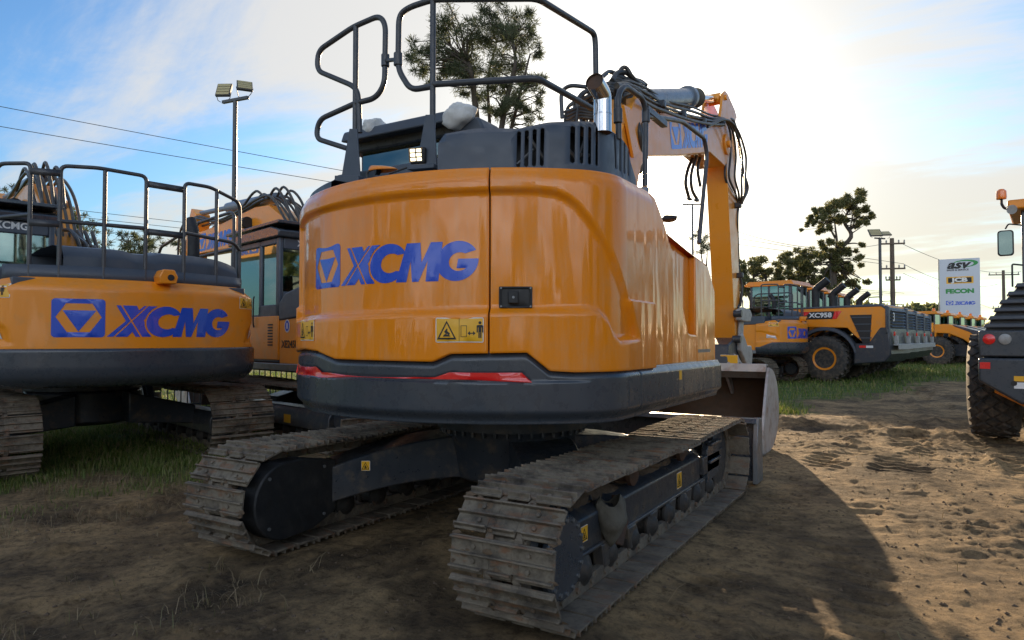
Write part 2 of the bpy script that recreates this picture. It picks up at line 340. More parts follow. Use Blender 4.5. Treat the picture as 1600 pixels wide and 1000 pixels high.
def panel(mb, out, s0, s1, zlo, zhi, disp, ns, nz, edge=.007, flange=.05):
    ss = [s0, s0]+[s0+(s1-s0)*i/ns for i in range(ns+1)]+[s1, s1]
    ss[2] = s0+edge; ss[-3] = s1-edge; rows = []
    tt = [0, 0]+[i/nz for i in range(nz+1)]+[1, 1]
    for j, t in enumerate(tt):
        row = []
        for i, s in enumerate(ss):
            a, b = zlo(s), zhi(s); z = a+(b-a)*t
            if j == 2: z += edge
            if j == nz+2: z -= edge
            e = 0
            if i in (1, len(ss)-2): e = max(e, edge*.8)
            if j in (1, len(tt)-2): e = max(e, edge*.8)
            if i in (0, len(ss)-1) or j in (0, len(tt)-1): e = flange
            row.append(out.P(s, z, disp(s, z)-e))
        rows.append(row)
    return mb.grid(rows)
def lin(tab):
    def f(s):
        if s <= tab[0][0]: return tab[0][1]
        for (a, p), (b, q) in zip(tab, tab[1:]):
            if s <= b: return p+(q-p)*(s-a)/(b-a)
        return tab[-1][1]
    return f
def sstep(t): t = min(1, max(0, t)); return t*t*(3-2*t)
def pdist(x, y, poly):
    d = 1e9; j = len(poly)-1
    for i in range(len(poly)):
        ax, ay = poly[j]; bx, by = poly[i]; vx, vy = bx-ax, by-ay; t = max(0, min(1, ((x-ax)*vx+(y-ay)*vy)/(vx*vx+vy*vy+1e-12)))
        d = min(d, math.hypot(x-ax-vx*t, y-ay-vy*t)); j = i
    return d

# ------------------------------------------------------------------ camera, light, sky
cd = bpy.data.cameras.new('camera'); cam = bpy.data.objects.new('camera', cd); COL.objects.link(cam); SC.camera = cam
cam.location = (CAM[0], CAM[1], H); cam.rotation_euler = (PI/2+math.atan(30/F), 0, YAW); cd.lens = F/1600*36; cd.sensor_width = 36; cd.clip_end = 3000; cd.clip_start = .05
SUN_EL = R(14.0); SUN_AZ = YAW-R(11.2)     # the sun stands this far left of +Y
SD = Vector((-math.sin(SUN_AZ)*math.cos(SUN_EL), math.cos(SUN_AZ)*math.cos(SUN_EL), math.sin(SUN_EL)))
sl = bpy.data.lights.new('sun', 'SUN'); sl.energy = 5.0; sl.angle = R(.5); sl.color = (1, .74, .46)
so = bpy.data.objects.new('sun', sl); COL.objects.link(so); so.rotation_euler = SD.to_track_quat('Z', 'Y').to_euler()
wd = bpy.data.worlds.new('World'); SC.world = wd; wd.use_nodes = True; nt = wd.node_tree; L = nt.links.new
bg = nt.nodes['Background']; sky = N(nt, 'ShaderNodeTexSky', sky_type='NISHITA', sun_disc=False, sun_elevation=SUN_EL, sun_rotation=-SUN_AZ, altitude=10, air_density=1.0, dust_density=1.0, ozone_density=3.0)
tc = N(nt, 'ShaderNodeTexCoord'); sep = N(nt, 'ShaderNodeSeparateXYZ'); L(tc.outputs['Generated'], sep.inputs[0])
def MA(op, a, b=None, c=None, clamp=False):
    n = N(nt, 'ShaderNodeMath', operation=op, use_clamp=clamp)
    for i, q in enumerate((a, b, c)):
        if q is None: continue
        if isinstance(q, (int, float)): n.inputs[i].default_value = q
        else: L(q, n.inputs[i])
    return n.outputs[0]
zz = MA('ADD', MA('MAXIMUM', sep.outputs[2], 0.0), .16)
px_, py_ = MA('DIVIDE', sep.outputs[0], zz), MA('DIVIDE', sep.outputs[1], zz)
cb = N(nt, 'ShaderNodeCombineXYZ'); L(px_, cb.inputs[0]); L(py_, cb.inputs[1])
mp = N(nt, 'ShaderNodeMapping'); mp.inputs['Rotation'].default_value = (0, 0, R(24)); mp.inputs['Scale'].default_value = (.42, 1.0, 1); mp.inputs['Location'].default_value = (3.4, 1.3, 0); L(cb.outputs[0], mp.inputs[0])
n1 = N(nt, 'ShaderNodeTexNoise', Scale=1.15, Detail=10, Roughness=.60, Distortion=.5); L(mp.outputs[0], n1.inputs['Vector'])
n2 = N(nt, 'ShaderNodeTexNoise', Scale=4.2, Detail=9, Roughness=.68, Distortion=.5); L(mp.outputs[0], n2.inputs['Vector'])
cl = MA('ADD', MA('MULTIPLY', n1.outputs['Fac'], .78), MA('MULTIPLY', n2.outputs['Fac'], .22))
dt = N(nt, 'ShaderNodeVectorMath', operation='DOT_PRODUCT'); L(tc.outputs['Generated'], dt.inputs[0]); dt.inputs[1].default_value = SD
mu = MA('MAXIMUM', dt.outputs['Value'], 0.0)
veil = MA('MULTIPLY', MA('POWER', mu, 10.0), .26)             # thin cloud thickens about the sun
back = MA('MULTIPLY', MA('MAXIMUM', MA('MULTIPLY', dt.outputs['Value'], -1.0), 0.0), .05)
cov = N(nt, 'ShaderNodeMapRange', interpolation_type='SMOOTHSTEP'); cov.inputs[1].default_value = .455; cov.inputs[2].default_value = .66; L(MA('ADD', MA('ADD', cl, veil), back), cov.inputs[0])
# cloud brightness: white, brighter where it scatters the sun forward; warm near the sun
ph = MA('ADD', MA('ADD', MA('ADD', .95, MA('MULTIPLY', MA('MAXIMUM', MA('MULTIPLY', dt.outputs['Value'], -1.0), 0.0), 3.8)), MA('MULTIPLY', MA('POWER', mu, 8.0), .22)), MA('MULTIPLY', MA('POWER', mu, 90.0), 4.0))
ccol = N(nt, 'ShaderNodeMix', data_type='RGBA'); ccol.inputs[6].default_value = (.90, .94, 1.0, 1); ccol.inputs[7].default_value = (1, .95, .86, 1); L(MA('POWER', mu, 3.0), ccol.inputs[0])
cs = N(nt, 'ShaderNodeVectorMath', operation='SCALE'); L(ccol.outputs[2], cs.inputs[0]); L(MA('MULTIPLY', ph, CLOUD if 'CLOUD' in globals() else 5.0), cs.inputs['Scale'])
mix = N(nt, 'ShaderNodeMix', data_type='RGBA'); L(MA('MULTIPLY', cov.outputs[0], .93), mix.inputs[0]); 
tint = N(nt, 'ShaderNodeMix', data_type='RGBA', blend_type='MULTIPLY'); tint.inputs[0].default_value = 1; tint.inputs[7].default_value = (.66, .93, 1.13, 1); L(sky.outputs[0], tint.inputs[6]); L(tint.outputs[2], mix.inputs[6]); L(cs.outputs[0], mix.inputs[7])
glow = N(nt, 'ShaderNodeVectorMath', operation='SCALE'); glow.inputs[0].default_value = (1, .72, .38); L(MA('ADD', MA('MULTIPLY', MA('POWER', mu, 260.0), 12.0), MA('MULTIPLY', MA('POWER', mu, 4000.0), 500.0)), glow.inputs['Scale'])
ad = N(nt, 'ShaderNodeVectorMath', operation='ADD'); L(mix.outputs[2], ad.inputs[0]); L(glow.outputs[0], ad.inputs[1])

wf = N(nt, 'ShaderNodeMapRange'); wf.inputs[1].default_value = .02; wf.inputs[2].default_value = .26; wf.inputs[3].default_value = 1; wf.inputs[4].default_value = 0; L(sep.outputs[2], wf.inputs[0])
wm = N(nt, 'ShaderNodeMix', data_type='RGBA', blend_type='MULTIPLY'); wm.inputs[7].default_value = (1.0, .92, .74, 1); L(MA('MULTIPLY', wf.outputs[0], MA('ADD', .25, MA('MULTIPLY', mu, .75))), wm.inputs[0]); L(ad.outputs[0], wm.inputs[6]); L(wm.outputs[2], bg.inputs[0]); bg.inputs[1].default_value = .10
SC.view_settings.view_transform = 'Standard'; SC.view_settings.look = 'None'; SC.view_settings.exposure = 0.75; SC.view_settings.gamma = 1
SC.cycles.max_bounces = 6; SC.cycles.transparent_max_bounces = 12; SC.cycles.use_denoising = True
# ------------------------------------------------------------------ ground
def axis(lo, hi, c, fine, n0, n1, g=1.045):
    a = [c]; st = fine; 
    while a[-1] < hi:
        if a[-1]-c > n1: st *= g
        a.append(a[-1]+st)
    b = [c]; st = fine
    while b[-1] > lo:
        if c-b[-1] > n0: st *= g
        b.append(b[-1]-st)
    return np.array(b[::-1]+a[1:])
xs = axis(-900, 900, 1.5, .03, 6.5, 5.5); ys = axis(-120, 1500, 0, .03, 3.2, 6.5)
GX, GY = np.meshgrid(xs, ys)
def vnoise(x, y, seed):
    x0 = np.floor(x).astype(int); y0 = np.floor(y).astype(int); fx = x-x0; fy = y-y0
    fx = fx*fx*(3-2*fx); fy = fy*fy*(3-2*fy)
    def h(a, b):
        n = (a*374761393+b*668265263+seed*1274126177) & 0x7fffffff; n = ((n ^ (n >> 13))*1274126177) & 0x7fffffff
        return ((n ^ (n >> 16)) & 0xffff)/65535.0
    return (h(x0, y0)*(1-fx)+h(x0+1, y0)*fx)*(1-fy)+(h(x0, y0+1)*(1-fx)+h(x0+1, y0+1)*fx)*fy
def fbm(x, y, seed, oc=4, g=.5):
    s = 0; a = 1; t = 0
    for k in range(oc): s = s+a*(vnoise(x*2**k, y*2**k, seed+k)-.5); t += a; a *= g
    return s/t
EDGE = [(-60, -8), (-20, -1.5), (-5.2, 6.2), (-3.7, 7.4), (0, 11), (3, 13.6), (5.7, 14.6), (17.8, 26.2), (80, 80)]   # where grass begins, seen from the view point
EDGE_U = np.array([e[0] for e in EDGE]); EDGE_V = np.array([e[1] for e in EDGE])
def camxy(x, y):
    dx, dy = x-CAM[0], y-CAM[1]; return dx*CA+dy*SA, -dx*SA+dy*CA
def greenness(x, y):
    X, Y = camxy(x, y); e = np.interp(X, EDGE_U, EDGE_V)
    n = fbm(x*.55, y*.55, 11, 4, .6); return np.clip((Y-e)/1.1+n*4.5+.1, 0, 1)*np.where(Y > 62, .55, 1)
def bump2(x, y, cx, cy, rx, ry, a, h):
    c, s = math.cos(a), math.sin(a); u = ((x-cx)*c+(y-cy)*s)/rx; v = (-(x-cx)*s+(y-cy)*c)/ry; return h*np.exp(-(u*u+v*v))
def height(x, y):
    d = np.hypot(x-CAM[0], y-CAM[1])
    h = fbm(x*.45, y*.45, 3, 3)*.10+fbm(x*1.7, y*1.7, 21, 4, .6)*.055+fbm(x*8, y*8, 31, 3, .6)*.020+fbm(x*22, y*22, 41, 2)*.009
    rough = np.clip(.35+fbm(x*.5, y*.5, 71, 2)*2.2+np.clip((x-2.6)/3, 0, .6), .25, .85); h += rough*(np.clip(fbm(x*3.1, y*3.1, 55, 4, .6), .08, 1)*.22+np.clip(fbm(x*9, y*9, 57, 3, .6), .02, 1)*.05)-.025                       # clods
    # tyre ruts and crawler prints
    m = np.clip(fbm(x*.9, y*.9, 61, 3)*3.4+.55, 0, 1)
    for cx, w, dep, pit, yaw, lug in ((1.95, .26, .018, .19, 0, .012), (2.62, .30, .03, .21, .02, .020), (4.6, .30, .045, .24, -.10, .022), (3.75, .26, .035, .23, .05, .018), (6.6, .3, .04, .26, -.2, .018), (-2.6, .28, .03, .20, .30, .014), (.1, .24, .03, .2, .45, .016)):
        xx = x-cx-yaw*y+.10*np.sin(y*.35+cx); inb = 1/(1+np.exp((np.abs(xx)-w)/.035)); edge = np.exp(-((np.abs(xx)-w-.05)/.07)**2)
        h += m*(-dep*inb+dep*.7*edge+inb*lug*np.clip(np.sin(2*PI*(y/pit+np.sign(xx)*.12+np.abs(xx)*.8+fbm(x*3, y*3, 63, 2)*.35))*1.6, -1, 1))*np.clip(fbm(x*2.2, y*2.2, 64, 3)*3+.8, .1, 1.2)
    bx, by = W(4.9, 11.9)[:2]; h += bump2(x, y, bx, by, .8, .45, YAW+.2, .13)*(1+1.6*fbm(x*5, y*5, 77, 3))
    bx, by = W(6.4, 11.0)[:2]; h += bump2(x, y, bx, by, 1.2, .30, YAW-.5, .08)*(1+1.6*fbm(x*5, y*5, 78, 3))
    bx, by = W(-5.0, 8.4)[:2]; h += bump2(x, y, bx, by, 1.3, .5, YAW, .09)*(1+1.5*fbm(x*5, y*5, 79, 3))
    bx, by = W(-3.3, 5.0)[:2]; h += bump2(x, y, bx, by, .16, .09, YAW, .07)
    for tx in (-1.2, 1.2):                                                       # flat under the machine's own tracks
        k = 1/(1+np.exp((np.abs(x-tx)-.36)/.05))/(1+np.exp((np.abs(y)-2.0)/.1)); h = h*(1-k)+(-.012)*k
    h *= np.clip(1.25-d/60, .25, 1)
    for ax, ay, rr in FLATS:
        k = 1/(1+np.exp((np.hypot(x-ax, y-ay)-rr)/.25)); h = h*(1-k)
    return h
FLATS = [(*W(-6.05, 9.55)[:2], 2.6), (*W(-2.6, 11.35)[:2], 2.6)]
GZ = height(GX, GY); ny_, nx_ = GX.shape
me = bpy.data.meshes.new('ground'); vv = np.stack([GX.ravel(), GY.ravel(), GZ.ravel()], 1).astype(np.float32)
idx = np.arange(ny_*nx_).reshape(ny_, nx_); q = np.stack([idx[:-1, :-1], idx[:-1, 1:], idx[1:, 1:], idx[1:, :-1]], -1).reshape(-1, 4)
me.vertices.add(len(vv)); me.vertices.foreach_set('co', vv.ravel()); me.loops.add(q.size); me.loops.foreach_set('vertex_index', q.ravel().astype(np.int32))
me.polygons.add(len(q)); me.polygons.foreach_set('loop_start', np.arange(0, q.size, 4, dtype=np.int32)); me.polygons.foreach_set('loop_total', np.full(len(q), 4, dtype=np.int32))
me.update(); me.shade_smooth()
at_ = me.attributes.new('grassy', 'FLOAT', 'POINT'); at_.data.foreach_set('value', greenness(GX, GY).ravel().astype(np.float32))
m, nt, p = newmat('sandy_dirt'); L = nt.links.new; c = coords(nt)
def noi(sc, det=8, ro=.65, vec=None): 
    n = N(nt, 'ShaderNodeTexNoise', Scale=sc, Detail=det, Roughness=ro); L(vec or c, n.inputs['Vector']); return n.outputs['Fac']
r1 = ramp(nt, noi(.9, 10, .7), [(.32, (.048, .034, .020)), (.44, (.135, .094, .050)), (.58, (.34, .235, .118)), (.75, (.14, .098, .052))])
r2 = ramp(nt, noi(14, 8, .75), [(.36, (.45, .42, .40)), (.5, (1, 1, 1)), (.66, (1.35, 1.28, 1.2))])
mx = N(nt, 'ShaderNodeMix', data_type='RGBA', blend_type='MULTIPLY'); mx.inputs[0].default_value = 1; L(r1.outputs[0], mx.inputs[6]); L(r2.outputs[0], mx.inputs[7])
vo = N(nt, 'ShaderNodeTexVoronoi', Scale=46); L(c, vo.inputs['Vector']); pe = ramp(nt, vo.outputs['Distance'], [(.10, (1, 1, 1)), (.2, (0, 0, 0))])
pm = N(nt, 'ShaderNodeMath', operation='MULTIPLY'); L(pe.outputs[0], pm.inputs[0]); L(ramp(nt, noi(3.0), [(.52, (0, 0, 0)), (.62, (.8, .8, .8))]).outputs[0], pm.inputs[1])
mp1 = N(nt, 'ShaderNodeMix', data_type='RGBA'); mp1.inputs[7].default_value = (.27, .22, .16, 1); L(pm.outputs[0], mp1.inputs[0]); L(mx.outputs[2], mp1.inputs[6])
at2 = N(nt, 'ShaderNodeAttribute', attribute_name='grassy')
gr = ramp(nt, noi(5, 8, .7), [(.35, (.035, .065, .012)), (.5, (.07, .125, .022)), (.64, (.10, .13, .04)), (.76, (.18, .15, .075))])
ga = N(nt, 'ShaderNodeMath', operation='MULTIPLY'); L(at2.outputs['Fac'], ga.inputs[0]); L(ramp(nt, noi(2.2, 8, .7), [(.36, (.25, .25, .25)), (.5, (1, 1, 1))]).outputs[0], ga.inputs[1])
m2 = N(nt, 'ShaderNodeMix', data_type='RGBA'); L(ga.outputs[0], m2.inputs[0]); L(mp1.outputs[2], m2.inputs[6]); L(gr.outputs[0], m2.inputs[7]); L(m2.outputs[2], p.inputs['Base Color'])
p.inputs['Roughness'].default_value = .92; p.inputs['Specular IOR Level'].default_value = .25
b1 = N(nt, 'ShaderNodeBump', Strength=.9, Distance=.035); L(noi(26, 10, .8), b1.inputs['Height']); b2 = N(nt, 'ShaderNodeBump', Strength=.6, Distance=.012); L(noi(120, 8, .8), b2.inputs['Height']); L(b1.outputs[0], b2.inputs['Normal']); L(b2.outputs[0], p.inputs['Normal'])
me.materials.append(m); g = bpy.data.objects.new('ground', me); COL.objects.link(g); tag(g, 'rutted sandy dirt yard with tyre and crawler prints running under the machines', 'ground', kind='structure')

def hz(x, y): return float(height(np.array([x]), np.array([y]))[0])
def scatter(X0, X1, Y0, Y1, n, power=1.0):
    Y = Y0+(Y1-Y0)*rng.random(n)**power; X = (X0+(X1-X0)*rng.random(n))
    x = CAM[0]+X*CA-Y*SA; y = CAM[1]+X*SA+Y*CA; return x, y, X, Y
def blades(name, x, y, hgt, wid, mt, lean=.5, label=None, cat=None):
    z = height(x, y); n = len(x); a = rng.random(n)*2*PI; l = lean*hgt*rng.random(n); b = a+rng.normal(0, .5, n)
    dx, dy = np.cos(a+PI/2)*wid/2, np.sin(a+PI/2)*wid/2
    P0 = np.stack([x-dx, y-dy, z-.01], 1); P1 = np.stack([x+dx, y+dy, z-.01], 1)
    mx_, my_ = x+np.cos(b)*l*.4, y+np.sin(b)*l*.4; P2 = np.stack([mx_+dx*.7, my_+dy*.7, z+hgt*.6], 1); P3 = np.stack([mx_-dx*.7, my_-dy*.7, z+hgt*.6], 1)
    P4 = np.stack([x+np.cos(b)*l*1.2, y+np.sin(b)*l*1.2, z+hgt*(1-.3*rng.random(n))], 1)
    V = np.stack([P0, P1, P2, P3, P4], 1).reshape(-1, 3); k = np.arange(n)*5
    faces = np.concatenate([np.stack([k, k+1, k+2, k+3], 1).ravel(), np.stack([k+3, k+2, k+4], 1).ravel()])
    tot = np.concatenate([np.full(n, 4), np.full(n, 3)]); st = np.concatenate([[0], np.cumsum(tot)[:-1]])
    me = bpy.data.meshes.new(name); me.vertices.add(len(V)); me.vertices.foreach_set('co', V.astype(np.float32).ravel()); me.loops.add(len(faces)); me.loops.foreach_set('vertex_index', faces.astype(np.int32))
    me.polygons.add(len(tot)); me.polygons.foreach_set('loop_start', st.astype(np.int32)); me.polygons.foreach_set('loop_total', tot.astype(np.int32)); me.update(); me.materials.append(M[mt])
    o = bpy.data.objects.new(name, me); COL.objects.link(o); tag(o, label, cat, kind='stuff'); return o
# green grass: near left, under the left machines, the strip before the far row
X_, Y_ = [], []
for (a, b, c0, d0, n, pw) in ((-9, -1, 6.0, 15, 150000, 1.0), (-1, 6, 10.5, 17, 26000, 1), (4, 30, 14.5, 45, 60000, 1.2), (-30, -6, 8, 30, 30000, 1)):
    x, y, X, Y = scatter(a, b, c0, d0, n, pw); X_.append(x); Y_.append(y)
x = np.concatenate(X_); y = np.concatenate(Y_); gk = greenness(x, y); cl_ = fbm(x*2.5, y*2.5, 91, 3, .6)+.5
keep = rng.random(len(x)) < gk**1.3*np.clip(cl_*2.6-.55, .08, 1); x, y = x[keep], y[keep]; D = np.hypot(x-CAM[0], y-CAM[1])
blades('grass', x, y, (.05+.10*rng.random(len(x))**2)*np.clip(D/12, .9, 1.5), .008*np.clip(D/7, 1, 5), 'grassblade', .8, 'short green grass growing thinly along the edge of the dirt and under the parked machines', 'grass')
x1, y1, _, _ = scatter(-6.5, -2.2, 4.0, 8.8, 26000); X, Y = camxy(x1, y1); e = np.interp(X, EDGE_U, EDGE_V); k1 = rng.random(len(x1)) < np.exp(-((Y-e+.6)/1.1)**2)*np.clip((fbm(x1*2, y1*2, 95, 3, .6)+.5)*3-1.2, 0, 1)
x2, y2, _, _ = scatter(-3.2, 7, 2.9, 12, 900); c2 = rng.random(len(x2)) < .6
x3, y3, _, _ = scatter(-2.9, -1.2, 3.3, 4.6, 1300); k3 = (fbm(x3*3, y3*3, 97, 3, .6)+.5) > .62
bx, by = W(-2.75, 3.6)[:2]
x = np.concatenate([x1[k1], x2[c2], x3[k3]]); y = np.concatenate([y1[k1], y2[c2], y3[k3]])
xg, yg, _, _ = scatter(-6.5, -1.0, 4.2, 9.5, 22000); Xg, Yg = camxy(xg, yg); eg = np.interp(Xg, EDGE_U, EDGE_V); kg = rng.random(len(xg)) < np.exp(-((Yg-eg+.1)/.9)**2)*np.clip((fbm(xg*1.6, yg*1.6, 195, 3, .6)+.5)*4-2.2, 0, 1)
blades('weed_tufts', xg[kg], yg[kg], .03+.07*rng.random(kg.sum())**2, .009, 'grassblade', 1.6, 'low green weeds in loose tufts on the dirt in front of the left excavator', 'weeds')
blades('dry_straw', x, y, .03+.10*rng.random(len(x))**2, .005, 'straw', 2.2, 'dry bleached straw and dead stalks lying over the dirt', 'straw')
# clods and pebbles
mb = MB(); x, y, X, Y = scatter(-4, 7.5, 3.0, 13, 14000, 1.5); z = height(x, y); cn = fbm(x*1.2, y*1.2, 99, 3)+.5
for i in range(len(x)):
    if rng.random() > cn[i]*1.3: continue
    if abs(abs(x[i])-1.2) < .36 and abs(y[i]) < 2.1: continue
    r = .003+.017*random.random()**5
    vs = [Vector((a*random.uniform(.6, 1.3), b*random.uniform(.6, 1.3), c*random.uniform(.4, .9)))*r+Vector((x[i], y[i], z[i]+r*.15)) for a, b, c in ((1, 0, 0), (.3, .95, 0), (-.8, .6, 0), (-.8, -.6, 0), (.3, -.95, 0), (0, 0, 1), (0, 0, -1))]
    mb.add(vs, [(a, (a+1) % 5, 5) for a in range(5)]+[((a+1) % 5, a, 6) for a in range(5)])
tag(mb.build('soil_clods', M['soil'], ang=20), 'small clods and pebbles strewn over the dirt', 'soil clods', kind='stuff')
# ------------------------------------------------------------------ crawler tracks
def track_mesh(cx, w, half, rs, n, seed=1, sag=.0, holes=True):
    rd = random.Random(seed); mb = MB(); zc = rs+.035; L1 = 2*half; P = 2*L1+2*PI*rs; p = P/n
    def at(t):
        t %= P
        if t < L1: return -half+t, .035, 0.0                       # bottom, going forward
        t -= L1
        if t < PI*rs: a = t/rs; return half+rs*math.sin(a), zc-rs*math.cos(a), a
        t -= PI*rs
        if t < L1: u = t/L1; return half-t, zc+rs-sag*math.sin(PI*min(1, max(0, u)))**2*(1+.4*math.sin(u*18)), PI
        t -= L1; a = t/rs; return -half-rs*math.sin(a), zc+rs*math.cos(a), PI+a
    prof = [(-.455, .0), (-.455, .016), (-.44, .018), (-.425, .038), (-.375, .038), (-.36, .016), (-.06, .013), (-.045, .036), (.005, .036), (.02, .013), (.30, .013), (.315, .037), (.365, .037), (.38, .014), (.45, .012), (.45, 0)]
    segs = [(-w/2, -.105, 1), (-.105, -.065, 0), (-.065, .065, 1), (.065, .105, 0), (.105, w/2, 1)] if holes else [(-w/2, w/2, 1)]
    for k in range(n):
        y, z, a = at(k*p+.02+rd.uniform(-.002, .002)); a += rd.uniform(-.012, .012); j = rd.uniform(-.003, .003)
        # local frame: t along travel, nrm outwards
        ty, tz = math.cos(a), math.sin(a); ny, nz = math.sin(a), -math.cos(a)
        def at2(q): return (y+ty*q[0]*p+ny*q[1], z+tz*q[0]*p+nz*q[1])
        for x0, x1, full in segs:
            pf = [at2(q) for q in (prof if full else [q for q in prof if q[0] < .31])]
            if not full: pf = [at2(q) for q in prof[:11]]+[at2((.30, 0))]
            c = .012 if (x0 == -w/2 or x1 == w/2) else 0
            mb.prism(pf, 'x', cx+x0+j, cx+x1+j)
        for xx in (-.085, .085):                                    # chain links inside the shoe
            lk = [at2(q) for q in ((-.50, -.012), (-.40, -.085), (.35, -.085), (.50, -.045), (.50, -.004), (-.50, -.004))]
            mb.prism(lk, 'x', cx+xx-.022, cx+xx+.022)
        q = at2((.46, -.045)); mb.cyl((cx-.12, q[0], q[1]), (cx+.12, q[0], q[1]), .022, n=8)
        for xx in (-.16, .16):                                      # shoe bolts
            for tt in (-.22, .16):
                q0 = at2((tt, .01)); q1 = at2((tt, .026)); mb.cyl((cx+xx, *q0), (cx+xx, *q1), .013, n=6)
    mb.surf = (at, P, rd); return mb
def packed_mud(mb0, cx, w, par, n, sd):
    at, P, _ = mb0.surf; rd = random.Random(sd); mb = MB()
    for _ in range(n):
        y, z, a = at(rd.random()*P); ny, nz = math.sin(a), -math.cos(a); r = rd.uniform(.006, .020)*(1.7 if rd.random() < .1 else 1); x = cx+rd.choice((-1, 1))*w/2*(1-rd.random()**1.5*.95)*.97; c_ = Vector((x, y+ny*.014, z+nz*.014)); e1 = Vector((1, 0, 0)); e2 = Vector((0, math.cos(a), math.sin(a))); e3 = Vector((0, ny, nz))
        if c_.z < .03: continue
        vs = [c_+(e1*math.cos(q)*rd.uniform(.8, 2.4)+e2*math.sin(q)*rd.uniform(.6, 1.2))*r for q in [2*PI*k/7 for k in range(7)]]+[c_+e3*r*rd.uniform(.5, 1.0)+e1*r*rd.uniform(-.4, .4)]
        mb.add(vs, [(k, (k+1) % 7, 7) for k in range(7)])
    o = mb.build('packed_mud', M['soil'], par, ang=70); o['kind'] = 'stuff'; return o
def sprocket(cx, y, z, r, par, sgn):
    mb = MB(); n = 19; pf = []
    for k in range(n):
        for da, rr in ((-.28, .80), (-.12, 1), (.12, 1), (.28, .80)): a = 2*PI*(k+da)/n; pf.append((y+r*rr*math.cos(a), z+r*rr*math.sin(a)))
    mb.prism(pf, 'x', cx-.03, cx+.03); mb.build('sprocket', M['rust'], par)
def idler(cx, y, z, r, par):
    MB().lathe([(r*.3, -.1), (r*.9, -.09), (r, -.08), (r, -.03), (r*1.08, -.03), (r*1.08, .03), (r, .03), (r, .08), (r*.9, .09), (r*.3, .1)], (cx, y, z), 'x', 32).build('idler', M['frame'], par)
def rollers(cx, half, par, n=7):
    for k in range(n):
        y = -half+.42+k*(2*half-.84)/(n-1); o = MB().lathe([(.03, -.135), (.045, -.13), (.060, -.115), (.088, -.105), (.100, -.095), (.100, -.075), (.080, -.065), (.080, .065), (.100, .075), (.100, .095), (.088, .105), (.060, .115), (.045, .13), (.03, .135)], (cx, y, .155), 'x', 24).build('track_roller', M['roller'], par)
def track_frame_generic(cx, sg, half, rs, par):
    zc = rs+.035; mb = MB(); x0, x1 = cx-.17, cx+.17
    mb.prism([(x0, .24), (x1, .24), (x1, .42), (x1-.06, .52), (x0+.06, .52), (x0, .42)], 'y', -half+.28, half-.32)
    mb.bx(cx-.15, cx+.15, half-.34, half+.05, zc-.09, zc+.09)
    fr = mb.build('track_frame', M['frame'], par, .012); sprocket(cx, -half, zc, rs-.03, fr, sg); idler(cx, half, zc, rs-.06, fr)
    MB().lathe([(.02, -.14), (.20, -.14), (.23, -.1), (.23, .1), (.20, .17), (.02, .17)], (cx, -half, zc), 'x', 28).build('final_drive', M['frame'], fr); rollers(cx, half, fr, 8)
    MB().prism([(-.5, .28), (-.3, .28), (-.3, .40), (-.5, .40)], 'x', cx+sg*.171-.003, cx+sg*.171+.003).build('label_panel', M['yellow'], fr)
    return fr
